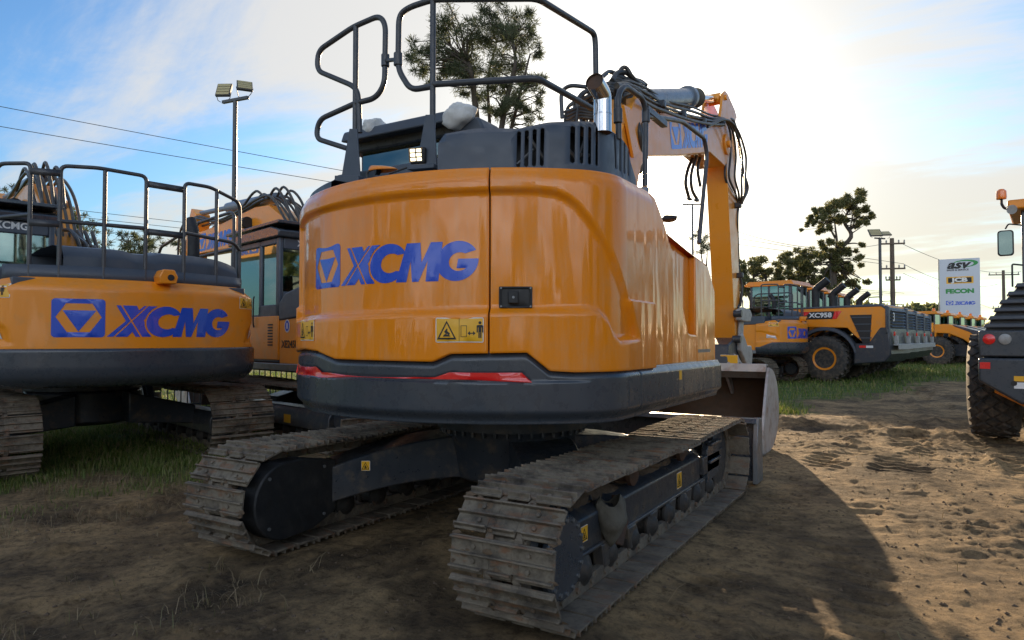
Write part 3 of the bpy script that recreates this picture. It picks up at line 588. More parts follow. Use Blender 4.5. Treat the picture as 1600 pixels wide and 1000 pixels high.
# ------------------------------------------------------------------ the big machine in front
X1 = empty('excavator'); tag(X1, 'big orange excavator in the middle, round tail with blue lettering over muddy crawler tracks', 'excavator')
HALF, RS = 1.77, .335; ZC = RS+.035
for sg, sd in ((1, 3), (-1, 8)):
    cx = 1.2 if sg > 0 else -1.15; tmb = track_mesh(cx, .60, HALF, RS, 47, sd, .022); tro = tmb.build('track', M['track'], X1, .0035, seg=1, ang=30); packed_mud(tmb, cx, .6, tro, 900, sd)
    mb = MB(); xi, xo = cx-sg*.16, cx+sg*.085
    sec = [(xi, .23), (xo, .23), (xo, .445), (xo-sg*.035, .475), (xi, .545)]
    mb.prism(sec, 'y', -1.42, 1.1); mb.prism([(xi, .25), (xo-sg*.02, .25), (xo-sg*.02, .44), (xi, .52)], 'y', -1.56, -1.42)
    mb.prism([(xo-sg*.03, .235), (xo+sg*.02, .235), (xo+sg*.02, .262), (xo-sg*.03, .262)], 'y', -1.4, 1.5)
    for yy in (-1.05, -.62, -.18, .25, .68, 1.1): mb.prism([(yy-.040, .10), (yy+.040, .10), (yy+.075, .25), (yy-.075, .25)], 'x', xo-sg*.05, xo+sg*.030)
    mb.bx(min(cx-.12, cx+.12), max(cx-.12, cx+.12), 1.1, 1.8, ZC-.08, ZC+.08)
    fr = mb.build('track_frame', M['frame'], X1, .010)
    sprocket(cx, -HALF, ZC, RS-.02, fr, sg); idler(cx, HALF, ZC, RS-.05, fr); rollers(cx, HALF, fr, 8)
    # idler yoke with two pressed ribs
    yk = MB(); yk.prism([(1.22, .20), (1.62, .24), (1.66, .40), (1.60, .55), (1.30, .57), (1.22, .50)], 'x', xo-sg*.02, xo+sg*.035)
    yk.prism([(1.25, .53), (1.60, .53), (1.60, .56), (1.25, .56)], 'x', xo+sg*.02, xo+sg*.075); yk.prism([(1.25, .37), (1.63, .37), (1.63, .40), (1.25, .40)], 'x', xo+sg*.02, xo+sg*.06)
    yk.build('idler_guard', M['grey'], fr, .008)
    # final drive: drum, bolted cover on the outside
    MB().lathe([(.1, -.16), (.20, -.15), (.245, -.10), (.245, .06), (.20, .12), (.1, .12)], (cx, -HALF, ZC), 'x', 40).build('final_drive', M['frame'], fr)
    pf = [(0.001, .115), (.205, .115), (.215, .125), (.215, .150), (.205, .160), (.0011, .162)]
    cv = MB(); cv.lathe([(r, sg*(h+.04)) for r, h in pf], (cx, -HALF-.02, ZC-.005), 'x', 48); cvo = cv.build('drive_cover', M['grey'], fr, 0)
    for k in range(16): a = 2*PI*k/16; yy, z = -HALF-.02+.188*math.cos(a), ZC+.188*math.sin(a); MB().cyl((cx+sg*.19, yy, z), (cx+sg*.211, yy, z), .011, n=8).build('bolt', M['steel'], cvo, 0)
    for yc in (-.55, .55):                                          # carrier rollers on pedestals
        c_ = MB(); c_.lathe([(.03, -.12), (.065, -.11), (.085, -.10), (.085, -.07), (.065, -.06), (.065, .06), (.085, .07), (.085, .10), (.065, .11), (.03, .12)], (cx, yc, .605-.02), 'x', 20); c_.build('carrier_roller', M['rust'], fr)
        MB().prism([(yc-.11, .50), (yc+.11, .50), (yc+.05, .60), (yc-.05, .60)], 'x', cx-sg*.16-.03, cx-sg*.16+.03).build('roller_bracket', M['frame'], fr, .006)
    # soil heaped on the sloping deck
    sb = MB(); rows = []
    for i in range(90):
        y = -1.40+i*2.5/89; row = []
        for j in range(12):
            u = j/11; x = xi+(xo-sg*.06-xi)*u; base = .547-.070*u
            n = noise.noise(Vector((x*7, y*5, sd)))+.5*noise.noise(Vector((x*21, y*17, sd+4))); am = max(0, noise.noise(Vector((y*1.7, sd*2.2, 3)))+.18)*.12*math.sin(PI*u)
            row.append((x, y, base-.006+max(0, am*(1+n)+.018*n)))
        rows.append(row)
    sb.grid(rows).build('heaped_soil', M['soil'], fr, ang=180, label='dry crumbly soil lying on the track frame')
    for yy in (-.62, .02): pass
fr_r = [o for o in KIDS[X1.name] if o.name.startswith('track_frame')][0]
for o in KIDS[X1.name]:
    if o.name in ('track.001', 'track_frame.001'): o.location.y += .08
for yy in (-.42, .25):                                              # clean-out slots in the deck
    MB().prism(rrect(1.10, yy-.13, 1.22, yy+.13, .05), 'z', .50, .535).build('deck_slot', M['ink'], fr_r)
    rim = MB(); shape(rim, [rrect(1.085, yy-.15, 1.235, yy+.15, .06)], [rrect(1.105, yy-.125, 1.215, yy+.125, .05)], lambda x, y: (x, y, .545-.10*(x-1.13))); rim.build('slot_rim', M['soil'], fr_r, solid=.03)
gd = MB(); rows = []
for i in range(15):
    t = i/14; z = .50-.26*t; row = []
    for j in range(19):
        a = 2*PI*j/18; q = Vector((1.30+(.135-.05*t)*math.cos(a)*(1 if math.cos(a) > 0 else .5), -1.01+.02*t+(.135-.055*t**2)*math.sin(a), z)); n_ = 1+.22*noise.noise(Vector((math.cos(a)*1.4, math.sin(a)*1.4, t*3))); k_ = math.sin(PI*min(1, max(.04, t*.9+.08)))**.35
        row.append(Vector((1.30, -1.0, 0))+Vector((q.x-1.30, q.y+1.0, 0))*n_*k_+Vector((0, 0, z+.03*math.sin(a*2))))
    rows.append(row)
gd.grid(rows); gd.build('step_bracket', M['mudcloth'], fr_r, 0, ang=60, label='step bracket caked in dry tan mud')
MB().prism([(-.86, .50), (-.70, .30), (-.80, .16), (-.92, .20)], 'x', 1.26, 1.32).build('mud_scraper', M['rust'], fr_r, .01)
def side_label(x, y0, z0, w, h, par, sg=1):
    fn = lambda a, b, o=0: (x+sg*(.002+o), y0+(a if sg > 0 else -a), z0+b)
    warning(fn, 0, 0, w, h, par, .0015, full=False)
side_label(1.287, -1.38, .315, .095, .095, fr_r); side_label(1.287, .42, .29, .13, .13, fr_r)
# D-shaped cover inside the left final drive
dp = MB(); pf = [(-HALF+.02+.27*math.cos(a), ZC-.005+.27*math.sin(a)) for a in [PI/2+PI*k/24 for k in range(25)]]+[(-1.50, .11), (-1.28, .20), (-1.28, .58), (-1.60, .64)]
for xx in (-1,):
    dp.prism(pf, 'x', -1.06, -.90)
dpo = dp.build('drive_motor_cover', M['black'], X1, .012); dpo.location = (.05, .08, 0)
for yy, z in ((-1.90, .20), (-1.90, .54), (-1.40, .55), (-1.40, .20)): MB().cyl((-.905, yy, z), (-.892, yy, z), .012, n=8).build('bolt', M['steel'], dpo)
# carbody: centre box, slewing ring and four arched legs
cbm = MB(); cbm.lathe([(.40, .34), (.50, .38), (.54, .60), (.58, .78), (.40, .78)], (0, 0, 0), 'z', 40)
for sx in (-1, 1):
    for sy in (-1, 1):
        rows = []
        for t in [i/10 for i in range(11)]:
            x = sx*(.35+.72*t); y = sy*(.22+.98*t**1.15); zt = .72-.22*t**2; zb = .38-.14*t+.05*math.sin(PI*t); wd_ = .26-.06*t
            nx_d, ny_d = -sy*.80, sx*.60
            rows.append([(x+nx_d*wd_*k, y+ny_d*wd_*k, z) for k, z in ((-1, zb), (1, zb), (1, zt), (-1, zt), (-1, zb))])
        cbm.grid(rows)
cbo = cbm.build('car_body', M['frame'], X1, .012)
tmpP = Vector((-.78, -1.06, .55))
lb = MB(); o_, ex, ez = Vector((-.70, -1.03, .52)), Vector((.60, .80, 0)), Vector((0, 0, 1)); nn = Vector((.8, -.6, 0))
def legfn(a, b, o=0): return ony(566+a*150, 734-b*150, -1.19)+Vector((0, -o, 0))
warning(legfn, 0, 0, .09, .10, cbo, .002, full=False)
rg = MB(); rg.lathe([(.5, .78), (.63, .78), (.63, .86), (.66, .87), (.66, .95), (.5, .95)], (0, 0, 0), 'z', 56)
for k in range(40): a = 2*PI*k/40; rg.cyl((.60*math.cos(a), .60*math.sin(a), .74), (.60*math.cos(a), .60*math.sin(a), .79), .016, n=6)
rg.build('slewing_ring', M['frame'], X1)
mb = MB(); mb.bx(-.34, .34, -1.3, 2.1, .955, 1.10); mb.bx(-1.25, 1.25, -1.05, 1.25, .985, 1.06); mb.build('swing_frame', M['black'], X1, .01)
hb = MB()
for dx in (-.2, -.1, .05): hb.tube(smoothpts([(dx, -.6, .93), (dx-.1, -1.0, .80), (dx-.4, -1.25, .55), (dx-.7, -1.35, .45)]), .02, 7, 0)
# dozer blade in front of the tracks
db = MB(); db.prism([(2.44, .02), (2.50, .01), (2.57, .10), (2.60, .34), (2.62, .62), (2.52, .64), (2.47, .36)], 'x', -1.5, 1.5); db.prism([(2.40, .62), (2.62, .60), (2.62, .66), (2.44, .67)], 'x', -1.5, 1.5)
dbo = db.build('dozer_blade', M['grey'], X1, .01)
MB().prism([(2.38, .0), (2.66, .0), (2.66, .50), (2.64, .66), (2.46, .68), (2.40, .40)], 'x', 1.47, 1.52).build('blade_end_plate', M['steel'], dbo, .006)
for sx in (-1, 1): MB().prism([(.9, .30), (2.45, .16), (2.47, .36), (.9, .52)], 'x', sx*.50-.06, sx*.50+.06).build('blade_arm', M['frame'], X1, .01)

# --- tail: grey skirt, orange panels, all following one plan outline
OM = Out(1.72, 1.36, 45)
zsk = lin([(-2.4, 1.40), (-1.4, 1.41), (-.808, 1.445), (-.569, 1.434), (-.33, 1.385), (.451, 1.379), (.564, 1.427), (1.014, 1.435), (1.151, 1.325), (1.3, 1.316), (1.84, 1.316), (4.1, 1.309)])
RSTRIP = [(-1.30, 1.310), (-.60, 1.308), (-.50, 1.276), (.40, 1.268), (.464, 1.270), (.55, 1.300), (.985, 1.300), (1.045, 1.242), (-.50, 1.240), (-1.30, 1.236)]
def dsk(s, z):
    top = zsk(s); d = .030
    d -= .028*(1-sstep((top-z)/.055))                              # rolled upper edge
    d -= .045*(1-sstep((z-1.0)/.07))                              # tucked lower edge
    if z > 1.238: d -= .010*sstep((z-1.238)/.012)*(1-sstep((abs(s)-1.25)/.2))
    if -1.31 < s < 1.06 and pip(s, z, RSTRIP): d -= .006
    if s > 1.3: d += .010*sstep((s-1.3)/.4)
    return d
for nm, a, b, n in (('tail_skirt', -3.9, 1.922, 420), ('side_skirt', 1.930, 4.03, 60)):
    z0 = (lambda s: .985) if a < 0 else (lambda s: .985-.0*(s-1.93))
    mb = MB(); panel(mb, OM, a, b, z0, zsk, dsk, n, 52, .006, .12)
    if a > 0:                                                     # front return
        pass
    o = mb.build(nm, M['grey'], X1, ang=50)
    if a < 0: skirt = o
    else: sskirt = o
mb = MB(); shape(mb, [RSTRIP], [], lambda s, z: OM.P(s, z, dsk(s, z)+.011), .02); mb.build('red_reflector', M['red'], skirt, ang=60)
mb = MB(); mb.add([OM.P(s, .99, -.04) for s in [-3.9+7.9*i/80 for i in range(81)]], [tuple(range(81))]); mb.build('belly_plate', M['black'], X1)
CUT = [(-1.30, 1.62), (-1.26, 2.38), (-.9, 2.412), (1.10, 2.415), (1.20, 2.405), (1.28, 2.37), (1.34, 2.325), (1.448, 2.205), (1.609, 1.99), (1.73, 1.80), (1.842, 1.626), (1.93, 1.49), (1.623, 1.475), (1.56, 1.52), (1.515, 1.60), (1.46, 1.645), (1.40, 1.655), (-1.2, 1.62)]
def dor(s, z):
    d = pdist(s, z, CUT); d = -d if pip(s, z, CUT) else d
    up = z > 2.0 or (s > 1.35 and (z-1.5) > (1.95-s)*1.2)
    w_ = .045 if z < 1.72 and s < 1.95 else .035
    g = .034*sstep((d+w_)/w_)
    if s > 1.9: g = .034-(.034-g)*(1-sstep((s-1.9)/.12))
    top = 2.545; g += (.020*sstep((d+w_)/w_) if z < 1.75 else 0); g -= .030*sstep((z-2.44)/.10)**2                  # rolls over at the top
    low = zsk(s); g += .012*(1-sstep((z-low-.02)/.05)) if False else 0
    return g-.012
def ztop(s): return 2.545
for nm, a, b, n in (('counterweight', -2.6, .786, 190), ('engine_door', .796, 2.236, 150)):
    mb = MB(); panel(mb, OM, a, b, lambda s: zsk(s)-.015, ztop, dor, n, 84, .008, .06); o = mb.build(nm, M['paint'], X1, ang=50)
    if a < 0: cw = o
    else: door = o
mb = MB(); mb.grid([[OM.P(s, z, -.10) for s in [-2.5+4.7*i/90 for i in range(91)]] for z in (1.02, 2.52)]); mb.build('seam_light_block', M['ink'], X1)  # dark sheet added inside to stop light showing through the panel seams
# top deck behind the rolled edge
mb = MB(); ring = [OM.P(s, 2.538, -.045) for s in [-2.4+4.6*i/80 for i in range(81)]]; mb.add(ring+[p+Vector((0, 0, -.05)) for p in ring], [tuple(range(81))]); mb.build('top_deck', M['hood'], X1)
# recessed black door latch
fn = lambda s, z, o=0: OM.P(s, z, -.010+o)
mb = MB(); shape(mb, [rrect(.848, 1.688, 1.050, 1.818, .008)], [rrect(.862, 1.700, 1.036, 1.806, .006)], lambda s, z: fn(s, z, .012), .05); lt = mb.build('door_latch', M['black'], door, solid=.014)
mb = MB(); shape(mb, [rrect(.850, 1.690, 1.048, 1.816, .006)], [], lambda s, z: fn(s, z, .001), .05); mb.build('latch_pocket', M['ink'], lt)
mb = MB(); q = OM.at(.935); ux = Vector((-q[3], q[2], 0)); c0 = OM.P(.935, 1.752, .002); rt = Matrix((ux, Vector((q[2], q[3], 0)), Vector((0, 0, 1)))).transposed()
mb.box(c0, (.062, .022, .075), rt); mb.build('latch_handle', M['black'], lt, .006)
mb = MB(); mb.cyl(c0+Vector((q[2], q[3], 0))*.008, c0+Vector((q[2], q[3], 0))*.016, .008, n=14)
for ds in (-.088, .090):
    for dz in (-.055, .055): qq = OM.P(.949+ds, 1.753+dz, .0); mb.cyl(qq, qq+Vector((q[2], q[3], 0))*.008, .006, n=8)
mb.build('latch_screws', M['steel'], lt)
# lettering and warning labels on the tail
lf = lambda s, z, o=0: OM.P(s, z, dor(s, z)+.0025+o)
logo(lf, -.715, 1.852, .293, cw, step=.03, w=1.425)
warning(lambda s, z, o=0: lf(s, z, o+.001), .472, 1.480, .290, .150, cw, .0012, step=.04)
warning(lambda s, z, o=0: lf(s, z, o+.001), -.90, 1.490, .300, .150, cw, .0012, step=.04)

# --- right side: cover strip and fuel tank panel (plane x = 1.36), in (y, z)
zb = 1.300
A = [(-.362, zb), (.785, zb), (.785, 1.54), (.60, 1.545), (.545, 1.56), (.10, 2.22), (-.035, 2.36), (-.13, 2.44), (-.25, 2.53), (-.362, 2.545)]
mb = MB(); mb.prism(A, 'x', 1.20, 1.356); mb.build('side_cover', M['paint'], X1, .020, seg=4)
B = [(-.03, 2.350), (.545, 1.575), (.60, 1.556), (.782, 1.55), (.782, 2.200)]
def slab(nm, P, x0, x1, par=None): mb = MB(); mb.prism(P, 'x', x0, x1); return mb.build(nm, M['paint'], X1 if par is None else par, .012, seg=3)
tnk = slab('fuel_tank_panel', [(-.02, 2.30), (.55, 1.585), (.60, 1.566), (.782, 1.56), (.782, 2.20), (-.02, 2.31)], 1.00, 1.290)
C_ = [(.797, zb), (1.43, zb), (1.43, 1.95), (1.20, 2.16), (.797, 2.20)]
tb = slab('tool_box_door', C_, 1.10, 1.345)
MB().prism([(.0, 2.377), (.79, 2.247), (1.15, 2.305), (1.15, 2.315), (.79, 2.262), (.0, 2.392)], 'x', .75, 1.30) 
mb = MB(); mb.grid([[(x1_, -.20, 2.36+q), (x1_, .0, 2.312+q), (x1_, .79, 2.205+q), (x1_, 1.19, 2.165+q), (x1_, 1.40-q, 1.98+q)] for x1_, q in ((1.338, 0), (1.325, .012), (1.20, .115), (1.17, .125), (.7, .125))]); mb.build('tank_top', M['paint'], X1, ang=25)
MB().prism([(.86, 1.385), (1.25, 1.385), (1.25, 1.412), (.86, 1.412)], 'x', 1.345, 1.348).build('badge_strip', M['steel'], tb)
MB().prism([(.15, 1.19), (.21, 1.19), (.21, 1.26), (.15, 1.26)], 'x', 1.395, 1.402).build('label_panel', M['yellow'], sskirt)
# --- slatted engine hood on the tail
ht = lin([(.40, 2.76), (.45, 2.812), (.674, 2.832), (.97, 2.826), (1.18, 2.872), (1.65, 2.912), (1.95, 2.92), (2.06, 2.90), (2.235, 2.70)])
def hfn(s, z):
    t = ht(s); k = max(0, z-(t-.05)); return OM.P(s, z, -.10-k*1.1)
mb = MB(); slots = []
def slot(s, w, z0, z1): slots.append([(s, z0), (s+w*.5, z0-.012), (s+w, z0), (s+w+.006, z1), (s+w*.5+.006, z1+.012), (s+.006, z1)])
for k in range(4): slot(.955+.052*k, .027, 2.575+.004*k, 2.795+.007*k)
for k in range(4): slot(1.315+.075*k, .036, 2.615, 2.838+.005*k)
for k in range(4): slot(1.835+.075*k, .034, 2.645, 2.875-.012*k-.03*(k > 2))
outl = [(.42, 2.54)]+[(2.235, 2.54)]+[(s, ht(s)) for s in [2.235-1.815*i/60 for i in range(61)]]
outl = [(.42, 2.54), (2.235, 2.54)]+[(s, ht(s)) for s in [2.235-(2.235-.42)*i/60 for i in range(61)]]
shape(mb, [outl], slots, hfn, .05)
hood = mb.build('engine_hood', M['hood'], X1, ang=28, solid=.012)
mb = MB(); ring = [hfn(s, ht(s)) for s in [.42+1.815*i/60 for i in range(61)]]; mb.add(ring+[Vector((.62, -.45, 2.86))], [(i, i+1, 61) for i in range(60)]); mb.add([hfn(.42, 2.54), hfn(.42, ht(.42)), Vector((.40, -.45, 2.80)), Vector((.40, -.45, 2.54))], [(0, 1, 2, 3)]); mb.build('hood_top', M['hood'], hood, solid=.01)
mb = MB()
for i in range(60): pass
mb.grid([[OM.P(s, z, -.30) for s in [.5+1.7*i/40 for i in range(41)]] for z in (2.54, 2.86)]); mb.build('hood_shade_sheet', M['ink'], hood)  # black sheet stands in for the shaded hood interior behind the slots
mb = MB()
for k, (s, z0, z1) in enumerate(((1.02, 2.60, 2.74), (1.1, 2.78, 2.6), (1.36, 2.72, 2.64), (1.44, 2.6, 2.8), (1.5, 2.68, 2.70), (1.9, 2.62, 2.8), (2.0, 2.7, 2.66))): mb.tube([OM.P(s-.06, z0, -.16), OM.P(s+.1, z1, -.2)], .009+.004*(k % 3), 7)
mb.build('engine_pipe', M['steel'], hood)
# --- low kerb along the left of the deck, cover boxes
mb = MB(); mb.grid([[OM.P(s, z, d) for s in [-2.3+1.75*i/40 for i in range(41)]] for z, d in ((2.54, -.05), (2.60, -.05), (2.615, -.07), (2.615, -.20), (2.54, -.20))]); mb.build('deck_kerb', M['hood'], X1, ang=40)
mb = MB(); mb.prism([(-1.02, 2.54), (.30, 2.54), (.30, 2.74), (.22, 2.80), (-.95, 2.80), (-1.02, 2.74)], 'y', -1.12, -.62); mb.build('cooler_cover', M['hood'], X1, .02, seg=3)
# --- cab: only its roof and rear show above the tail
def cab(par, x0, x1, y0, y1, z0, z1, lettered=False):
    w = .07; zs = z0+.95
    body = MB(); body.bx(x0, x1, y0, y1, z0, z0+.10)
    for x in (x0, x1-w):                                             # pillars
        for y, ww in ((y0, .12), (y0+.62, .09), (y1-.07, .07)): body.bx(x, x+w, y, y+ww, z0+.1, z1-.12)
        body.bx(x, x+w, y0, y0+.72, z0+.1, zs-.05)
    for y in (y0, y1-.07): body.bx(x0+w, x1-w, y, y+.05, z1-.30, z1-.12)
    body.bx(x0+w, x1-w, y0, y0+.05, z0+.1, zs+.15); body.bx(x0+w, x1-w, y1-.06, y1-.01, z0+.1, z0+.45)
    body.bx(x0, x0+w, y0+.12, y1-.07, z1-.22, z1-.12); body.bx(x1-w, x1, y0+.12, y1-.07, z1-.22, z1-.12)
    o = body.build('cab', M['hood'], par, .018, seg=2)
    rf = MB(); rf.prism([(y0-.10, z1-.02), (y0+.2, z1+.06), (y1-.1, z1+.04), (y1+.14, z1-.05), (y1+.10, z1-.12), (y0-.08, z1-.12)], 'x', x0-.06, x1+.06); rf.build('cab_roof', M['grey'], o, .02)
    for nm, a in (('rear_window', (x0+w, x1-w, y0+.02, y0+.026, zs+.15, z1-.30)), ('windscreen', (x0+w, x1-w, y1-.045, y1-.039, z0+.45, z1-.30))): MB().bx(*a).build(nm, M['glass'], o)
    for nm, ya, yb, za in (('side_window', y0+.12, y0+.62, zs-.05), ('door_window', y0+.71, y1-.07, z0+.75)):
        for x in (x0+.03, x1-.036): MB().bx(x, x+.006, ya, yb, za, z1-.22).build(nm, M['glass'], o)
    MB().prism([(y0+.73, z0+.1), (y1-.08, z0+.1), (y1-.08, z0+.75), (y0+.73, z0+.75)], 'x', x0+.012, x0+w-.01).build('cab_door', M['hood'], o, .01)
    h = MB(); h.tube([(x0-.03, y0+.80, z0+.55), (x0-.045, y0+.80, z0+.6), (x0-.045, y0+.80, z0+1.0), (x0-.03, y0+.80, z0+1.05)], .012); h.build('door_handle', M['black'], o)
    st = MB(); st.prism([(y0+.35, z0+.5), (y0+.80, z0+.48), (y0+.82, z0+.62), (y0+.45, z0+.66), (y0+.35, z0+1.25), (y0+.24, z0+1.3)], 'x', (x0+x1)/2-.24, (x0+x1)/2+.24); st.build('operator_seat', M['black'], o, .03)
    return o
cabo = cab(X1, -1.28, -.22, -.50, 1.35, 1.10, 3.26)
MB().prism([(-.74, 3.20), (-.42, 3.24), (-.42, 3.36), (-.70, 3.30)], 'x', -1.30, -.20).build('roof_canopy', M['hood'], cabo, .02)
MB().bx(-1.24, -.26, -.515, -.502, 2.93, 3.16).build('rear_window', M['glassdark'], cabo); MB().bx(-1.26, -.24, -.54, -.51, 2.2, 2.93).build('rear_cover', M['hood'], cabo, .01)
MB().prism([(-.2, 3.28), (.05, 3.24), (.22, 2.90), (.22, 2.75), (-.2, 2.75)], 'y', -.60, -.30).build('cab_shoulder', M['hood'], cabo, .02)
def blob(name, m, par, c, r, sd, dr=1.0):
    mb = MB(); rows = []
    for i in range(17):
        t = PI*i/16; row = []
        for j in range(25):
            p = 2*PI*j/24; d = Vector((math.sin(t)*math.cos(p), math.sin(t)*math.sin(p), math.cos(t))); n = 1+.40*noise.noise(d*1.1+Vector((sd, 0, 0)))+.16*abs(noise.noise(d*3+Vector((sd, 3, 0))))+.05*abs(noise.noise(d*9))
            row.append(Vector(c)+Vector((d.x*r[0], d.y*r[1], d.z*r[2]*(1 if d.z > 0 else dr)))*n)
        rows.append(row)
    return mb.grid(rows).build(name, M[m], par, ang=60)
p_ = ony(716, 176, -.62); q_ = ony(583, 198, -.62)
b1 = blob('cloth_wrap', 'cloth', None, (0, 0, 0), (.13, .12, .085), 1, 1.4); b1.location = p_; tag(b1, 'crumpled white cloth bag tied over a lamp at the right end of the cab roof', 'cloth bag', 'cloth bags over the roof lamps')
b2 = blob('cloth_wrap', 'cloth', None, (0, 0, 0), (.10, .11, .065), 5, 1.3); b2.location = q_; tag(b2, 'small pale cloth bag at the left end of the cab roof between the railing posts', 'cloth bag', 'cloth bags over the roof lamps')
# --- railings on the tail
RR = .021
def tubes(name, paths, m='rail', par=X1, r=RR, bend=.07, n=10):
    mb = MB()
    for p in paths: mb.tube(p, r, n, bend)
    return mb.build(name, M[m], par, ang=50)
Y1 = -1.22; o1 = lambda L, y=Y1: [ony(u, v, y) for u, v in L]
ra = tubes('guard_rail', [o1([(553, 158), (585, 150), (599, 128), (600, 32), (590, 18), (549, 36), (494, 74), (492, 106), (551, 131), (558, 145), (560, 205)]), o1([(553, 158), (496, 184), (491, 214), (541, 230)]), o1([(553, 285), (553, 33)])])
mb = MB(); mb.prism([(p.x, p.z) for p in o1([(535, 283), (566, 283), (560, 200), (548, 200)])], 'y', Y1-.03, Y1-.018); mb.prism([(p.x, p.z) for p in o1([(533, 276), (570, 276), (570, 286), (533, 288)])], 'y', Y1-.08, Y1+.05); mb.build('post_foot', M['hood'], ra, .004)
Y2 = -1.34; o2 = lambda L: o1(L, Y2); k0 = ony(840, 118, Y2); xc = k0.x
up = ony(840, -10, Y2)
rb = tubes('guard_rail', [o2([(675, 131), (640, 137), (620, 104), (621, 18), (636, 5), (675, -8)])+[up]+[onx(930, 46, xc), onx(932, 62, xc), onx(933, 172, xc)], o2([(675, 128)])+[k0, onx(926, 166, xc)], o2([(675, 264), (675, -14)])])
mb = MB(); mb.prism([(p.x, p.z) for p in o2([(653, 266), (686, 264), (681, 178), (668, 178)])], 'y', Y2-.032, Y2-.018); mb.prism([(p.x, p.z) for p in o2([(648, 260), (690, 258), (690, 265), (648, 268)])], 'y', Y2-.09, Y2+.05); mb.build('post_foot', M['hood'], rb, .004)
a_, b_ = ony(600, 90, Y1), ony(620, 88, Y2)
mb = MB(); mb.cyl(a_-Vector((0, 0, .045)), a_+Vector((0, 0, .045)), .031); mb.cyl(b_-Vector((0, 0, .045)), b_+Vector((0, 0, .045)), .031); mb.tube([a_, b_], .016); mb.build('rail_clamp', M['rail'], rb, .004)
XR = 1.26; ox = lambda L, x=XR: [onx(u, v, x) for u, v in L]
rc = tubes('guard_rail', [ox([(968, 215), (967, 145), (977, 129), (1006, 150), (1011, 172), (1009, 290)]), ox([(1011, 178), (1040, 182), (1068, 187), (1103, 214), (1107, 240), (1093, 380)])], r=.020)
c0 = onx(967, 178, XR); MB().cyl(c0-Vector((0, 0, .05)), c0+Vector((0, 0, .05)), .03).build('rail_clamp', M['rail'], rc, .004)
c0 = onx(1011, 178, XR); mb = MB(); mb.cyl(c0-Vector((0, 0, .05)), c0+Vector((0, 0, .05)), .03)
a_, b_ = onx(1011, 178, XR), onx(1040, 182, XR); mb.box((a_+b_)/2, (.05, (b_-a_).length, .05)); mb.build('rail_clamp', M['rail'], rc, .004)
rd = tubes('guard_rail', [[ony(879, 182, .3), ony(877, 140, .3), ony(890, 129, .3), ony(925, 133, .3)]], r=.018)
# --- exhaust stack
e0, e1, e2 = ony(943, 205, -.95), ony(943, 145, -.95), ony(930, 123, -1.10)
ex = MB(); ex.tube([e0, e1, e2], .058, 32, .045, cap=False); ex.tube([ony(943, 177, -.95), ony(943, 175, -.95)], .0605, 32, 0)
exo = ex.build('exhaust_stack', M['chrome'], X1, ang=60)
mb = MB(); mb.tube([e0, e1, e1+(e2-e1)*.88], .0555, 32, .045, cap=True); mb.build('exhaust_bore', M['rust'], exo)
# --- work lamp, rear camera, mirror
c0 = ony(648, 240, -1.42); rt = Matrix.Rotation(R(18), 3, 'Z') @ Matrix.Rotation(R(12), 3, 'X')
mb = MB(); mb.box(c0+Vector((0, .035, 0)), (.115, .05, .110), rt); mb.box(c0+Vector((.02, .05, -.06)), (.03, .03, .09), rt); lo = mb.build('work_lamp', M['black'], X1, .012)
mb = MB()
for i in (-1, 1):
    for j in (-1, 0, 1): mb.box(c0+rt @ Vector((i*.022, .008, j*.029)), (.036, .006, .022), rt)
mb.build('lamp_lens', M['lamp_on'], lo, .003)
MB().box(c0+rt @ Vector((0, .011, 0)), (.10, .006, .095), rt).build('lamp_face', M['chrome'], lo)
c0 = ony(597, 268, -1.50); mb = MB()
rows = []
for t in [i/10 for i in range(11)]:
    w = .055*math.sin(PI*(.25+.70*t))**.7; hh = .042*(1-t)**.6+.004
    rows.append([c0+Vector((-.05+.19*t, -.045+.02*t, 0))+Vector((0, w*math.cos(a), hh*math.sin(a))) for a in [PI*k/10 for k in range(11)]])
mb.grid(rows); co = mb.build('rear_camera', M['paint'], X1, ang=50, solid=.004)
MB().cyl(c0+Vector((-.045, -.03, .012)), c0+Vector((-.03, .0, .012)), .027, n=20).build('camera_lens', M['black'], co)
mb = MB(); mb.tube(smoothpts([ony(573, 285, -1.45), ony(573, 268, -1.45), ony(585, 262, -1.45)]), .008, 7, 0); mb.tube(smoothpts([ony(607, 270, -1.4), ony(640, 258, -1.4), ony(656, 250, -1.38)]), .007, 7, 0); mb.build('cable', M['hose'], co)
c0 = onx(1046, 341, 1.12); blob('side_mirror', 'black', X1, c0, (.07, .05, .028), 9)
# --- boom, stick and their cylinders (plane x = .4)
BX = .40; HW = .19; f = lambda u, v, x=BX+HW: (lambda p: (p.y, p.z))(onx(u, v, x))
bp = [(.45, 1.25), (.90, 1.30), (1.15, 2.35), (1.55, 3.25), f(1012, 242), f(1060, 241), f(1112, 236), (5.0, 4.00), (5.32, 4.28), (5.20, 4.62), (4.9, 4.70), f(1108, 196), f(1060, 176), f(1012, 156), (1.45, 3.95), (1.0, 3.45), (.35, 1.7)]
bm_ = MB(); bm_.prism(bp, 'x', BX-HW, BX+HW); boom = bm_.build('boom', M['boom_paint'], X1, .012)
mb = MB(); mb.bx(BX+HW, BX+HW+.006, f(1052, 190)[0]-.30, f(1052, 190)[0]-.28, 3.6, 4.0)
fd = Vector((0, f(1100, 212)[0]-f(1055, 212)[0], f(1100, 212)[1]-f(1055, 212)[1])).normalized(); fu = Vector((0, -fd.z, fd.y)); p0 = Vector((BX+HW+.003, *f(1051, 231)))
logo(lambda a, b, o=0: p0+fd*a+fu*b, 0, 0, .36, boom, w=1.60)
MB().cyl((BX-HW-.03, 5.05, 4.33), (BX-HW, 5.05, 4.33), .15).build('pin_boss', M['boom_paint'], boom, .006)
